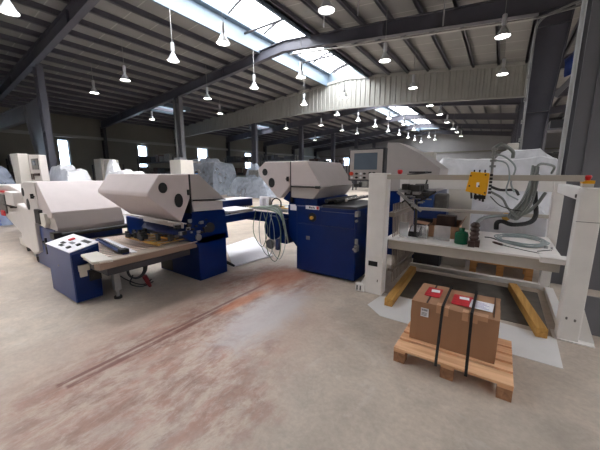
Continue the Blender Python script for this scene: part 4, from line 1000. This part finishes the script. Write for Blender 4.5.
machine('pale grey cabinet directly behind the middle hood, left of the person', -12.9, 8.9, [('cabinet', -.55, .35, -.6, .1, .2, 2.32, 'cream'), ('top_duct', -.5, -.0, -.4, .0, 2.32, 2.44, 'steel_light'), ('base', -.5, .3, -.5, .0, 0, .2, 'black')])
machine('machine base under film between cream cabinet and middle hood', -11.8, 5.3, [('body', -1.1, 1.1, -.6, .6, 0, 1.3, 'grey_clutter')])
drape('plastic_sheet', 'pointed white film heap just above the middle hood, left', -11.8, 5.3, 3.4, 1.9, 2.2, 'plastic_white', [(-.35, 0, 1.0, .04), (.2, 0, .78, .35)], 8.0)
machine('low machine under film right behind the left control cabinet', -14.2, 4.4, [('body', -1.2, 1.2, -.6, .6, 0, 1.25, 'grey_clutter')])
drape('plastic_sheet', 'whitish film draped behind the left control cabinet', -14.2, 4.4, 3.0, 1.7, 2.1, 'plastic_white', [(-.3, 0, .95, .25), (.3, 0, .85, .3)], 12.0)
machine('blue machine under film at the left edge of the photo', -15.4, 2.4, [('body', -1.8, 2.0, -.6, .7, 0, 1.2, 'bright_blue')])
drape('plastic_sheet', 'bluish film over the machine at the left edge', -15.4, 2.4, 5.0, 2.2, 1.95, 'plastic_clear', [(-.1, 0, 1.0, .3), (.5, 0, .7, .2)], 15.0)
# right background behind the gantry
machine('white machine under film behind the work table', -.6, 9.0, [('body', -1.2, 1.8, -.8, .8, 0, 1.35, 'cream'), ('head', -.2, 1.2, -.5, .5, 1.35, 1.75, 'grey_hood'), ('screen_box', -.7, -.25, -.45, -.2, 1.36, 1.85, 'steel_dark')])
drape('plastic_sheet', 'large white film over the machine seen behind the gantry bar', -.2, 9.0, 4.2, 2.4, 2.25, 'plastic_white', [(.25, 0, 1.0, .15), (-.45, 0, .86, .2), (0, 0, .9, .5)], 20.0)
o = drape('plastic_sheet', 'white film bundle on the floor seen under the hoses', .25, 6.95, 1.7, .9, 1.0, 'plastic_white', [(0, 0, 1.0, .45)], 31.0)
machine('blue and grey office chair shape behind the work table', -1.05, 6.9 - 1.0, [('seat_back', -.12, .10, -.05, .05, 1.05, 1.36, 'bright_blue'), ('side_cushion', .11, .26, -.06, .02, 1.08, 1.33, 'grey_clutter'), ('bracket', -.2, .26, -.1, .1, .93, 1.03, 'blue_side'), ('column', -.02, .06, -.04, .04, 0, .93, 'steel_dark')], 'chair', 'office_chair') if False else None
CH = Thing('blue_crate', 'blue plastic crate stack seen over the carton on the table', 'crate', (-.95, 5.75, 0))
CH.part('crate', MB().box(-1.2, -.98, 5.6, 5.9, 1.06, 1.36), 'bright_blue', bevel=.02); CH.part('crate', MB().box(-1.3, -.75, 5.6, 5.9, .88, 1.05), 'blue_side', bevel=.02)
CH.part('cover', MB().box(-.96, -.75, 5.62, 5.85, 1.06, 1.34), 'grey_clutter', bevel=.03); CH.part('stand', MB().box(-1.25, -.8, 5.62, 5.88, 0, .88), 'steel_dark')
M['cream2'] = M['cream']
single('beige_panel', MB().box(-.78, -.40, 5.9, 5.96, .0, 1.5), 'cream', 'beige upright panel standing behind the yellow valve box', 'panel', (-.6, 5.93, 0), bevel=.01)

# person in blue, far away beside the wrapped cabinet
def person(base, h, label):
    x, y = base; s = h / 1.75
    T = Thing('person', label, 'person', (x, y, 0))
    bm = bmesh.new()
    J = {'pel': (0, 0, .95, .13), 'waist': (0, 0, 1.1, .125), 'chest': (0, 0, 1.32, .155), 'neckb': (0, 0, 1.47, .075), 'neck': (0, 0, 1.53, .055), 'head': (0, -.01, 1.63, .09), 'top': (0, -.01, 1.71, .07)}
    for sd, k in ((-1, 'l'), (1, 'r')):
        J['hip' + k] = (.09 * sd, 0, .90, .10); J['knee' + k] = (.10 * sd, -.01, .50, .065); J['ank' + k] = (.10 * sd, .02, .09, .045); J['toe' + k] = (.11 * sd, -.13, .04, .035)
        J['sh' + k] = (.19 * sd, 0, 1.42, .065); J['el' + k] = (.24 * sd, .02, 1.14, .045); J['wr' + k] = (.22 * sd, -.10, .92, .03); J['ha' + k] = (.21 * sd, -.14, .84, .03)
    E_ = [('pel', 'waist'), ('waist', 'chest'), ('chest', 'neckb'), ('neckb', 'neck'), ('neck', 'head'), ('head', 'top')]
    for k in 'lr': E_ += [('pel', 'hip' + k), ('hip' + k, 'knee' + k), ('knee' + k, 'ank' + k), ('ank' + k, 'toe' + k), ('chest', 'sh' + k), ('sh' + k, 'el' + k), ('el' + k, 'wr' + k), ('wr' + k, 'ha' + k)]
    ks = list(J); me = bpy.data.meshes.new('body'); me.from_pydata([tuple(c * s for c in J[k][:3]) for k in ks], [(ks.index(a), ks.index(b)) for a, b in E_], [])
    o = bpy.data.objects.new('body', me); C.objects.link(o); o.parent = T.o; me.materials.append(M['person_blue'])
    o.modifiers.new('skin', 'SKIN'); 
    for i, k in enumerate(ks): me.skin_vertices[0].data[i].radius = (J[k][3] * s,) * 2; me.skin_vertices[0].data[i].use_root = (k == 'pel')
    ss = o.modifiers.new('sub', 'SUBSURF'); ss.levels = 1; ss.render_levels = 1
    T.part('hair', MB().lathe([(.001, .10), (.06, .085), (.095, .03), (.1, -.03), (.001, -.03)], (x, y + .0, 1.69 * s), 14), 'black', smooth=True)
    return T
person((-13.85, 10.1), 1.78, 'distant person in a blue jacket beside the film-wrapped cabinet')

# dark stored equipment along the walls
rnd = random.Random(77)
def rack(cx, cy, w, h, label, seed, m='steel_dark', rot=0):
    T = Thing('storage_rack', label, 'rack', (cx, cy, 0)); r = random.Random(seed)
    fr = MB()
    for sx in (-1, 1):
        for sy in (-.4, .4): fr.box(cx + sx * w / 2 - .04, cx + sx * w / 2 + .04, cy + sy - .04, cy + sy + .04, 0, h)
    for k in range(3): z = .3 + k * (h - .5) / 2.2; fr.box(cx - w / 2, cx + w / 2, cy - .45, cy + .45, z, z + .06)
    T.part('rack_frame', fr, m)
    for k in range(3):
        z = .36 + k * (h - .5) / 2.2; x = cx - w / 2 + .1
        while x < cx + w / 2 - .4:
            ww = .25 + r.random() * .5; hh = .2 + r.random() * .45
            T.part('load', MB().box(x, min(x + ww, cx + w / 2 - .05), cy - .35, cy + .35, z, z + hh), r.choice(['dark_clutter', 'grey_clutter', 'black', 'steel_dark', 'brown_dark']), bevel=.02); x += ww + .08
    return T
rack(-23.8, 9.8, 3.0, 2.3, 'dark loaded rack by the left wall beside the first window', 1)
rack(-22.5, 13.0, 5.0, 2.9, 'long dark rack by the left wall below the second window', 2)
rack(-23.5, 17.5, 4.0, 2.8, 'dark rack by the left wall past the second window', 3)
rack(-19.5, 19.5, 4.5, 3.1, 'dark rack in the distance left of the far column', 4)
rack(-21.5, 26.5, 5.0, 3.6, 'tall dark rack behind the wrapped machines', 5)
rack(-18.0, 32.0, 5.0, 3.2, 'dark rack at the end of the hall, behind the right hood', 6)
rack(-10.0, 27.5, 4.5, 3.6, 'tall dark rack seen left of the touch screen', 7)
rack(-12.5, 36.0, 5.0, 3.4, 'farthest rack against the end wall', 8)
rack(1.75, 13.6, 1.4, 3.6, 'cluttered grey rack between the tapered column and the pipe', 9, 'steel_light')
rack(2.4, 18.6, 2.0, 4.2, 'second cluttered rack farther behind the pipe', 10, 'steel_light')
rack(-25.3, 5.4, 2.0, 2.6, 'dark rack by the wall behind the left control cabinet', 12)

# ---------------------------------------------------------------- camera, world
cam = bpy.data.cameras.new('camera'); co_ = bpy.data.objects.new('camera', cam); C.objects.link(co_)
cam.sensor_fit = 'HORIZONTAL'; cam.sensor_width = 36; cam.lens = FPX / 600 * 36; cam.clip_start = .05; cam.clip_end = 300
co_.location = (0, 0, CAM_H); co_.rotation_euler = (PI / 2 - PITCH, 0, YAW)
bpy.context.scene.camera = co_
w = bpy.data.worlds.new('sky'); bpy.context.scene.world = w; w.use_nodes = True
bg = w.node_tree.nodes['Background']; bg.inputs[0].default_value = (.985, .985, .985, 1); bg.inputs[1].default_value = 9.0
sc = bpy.context.scene
sc.view_settings.view_transform = 'Standard'; sc.view_settings.look = 'None'; sc.view_settings.gamma = 1; sc.view_settings.exposure = 0.72
sc.cycles.use_denoising = True; sc.cycles.max_bounces = 10; sc.cycles.diffuse_bounces = 5; sc.cycles.transparent_max_bounces = 12
sc.cycles.sample_clamp_indirect = 6
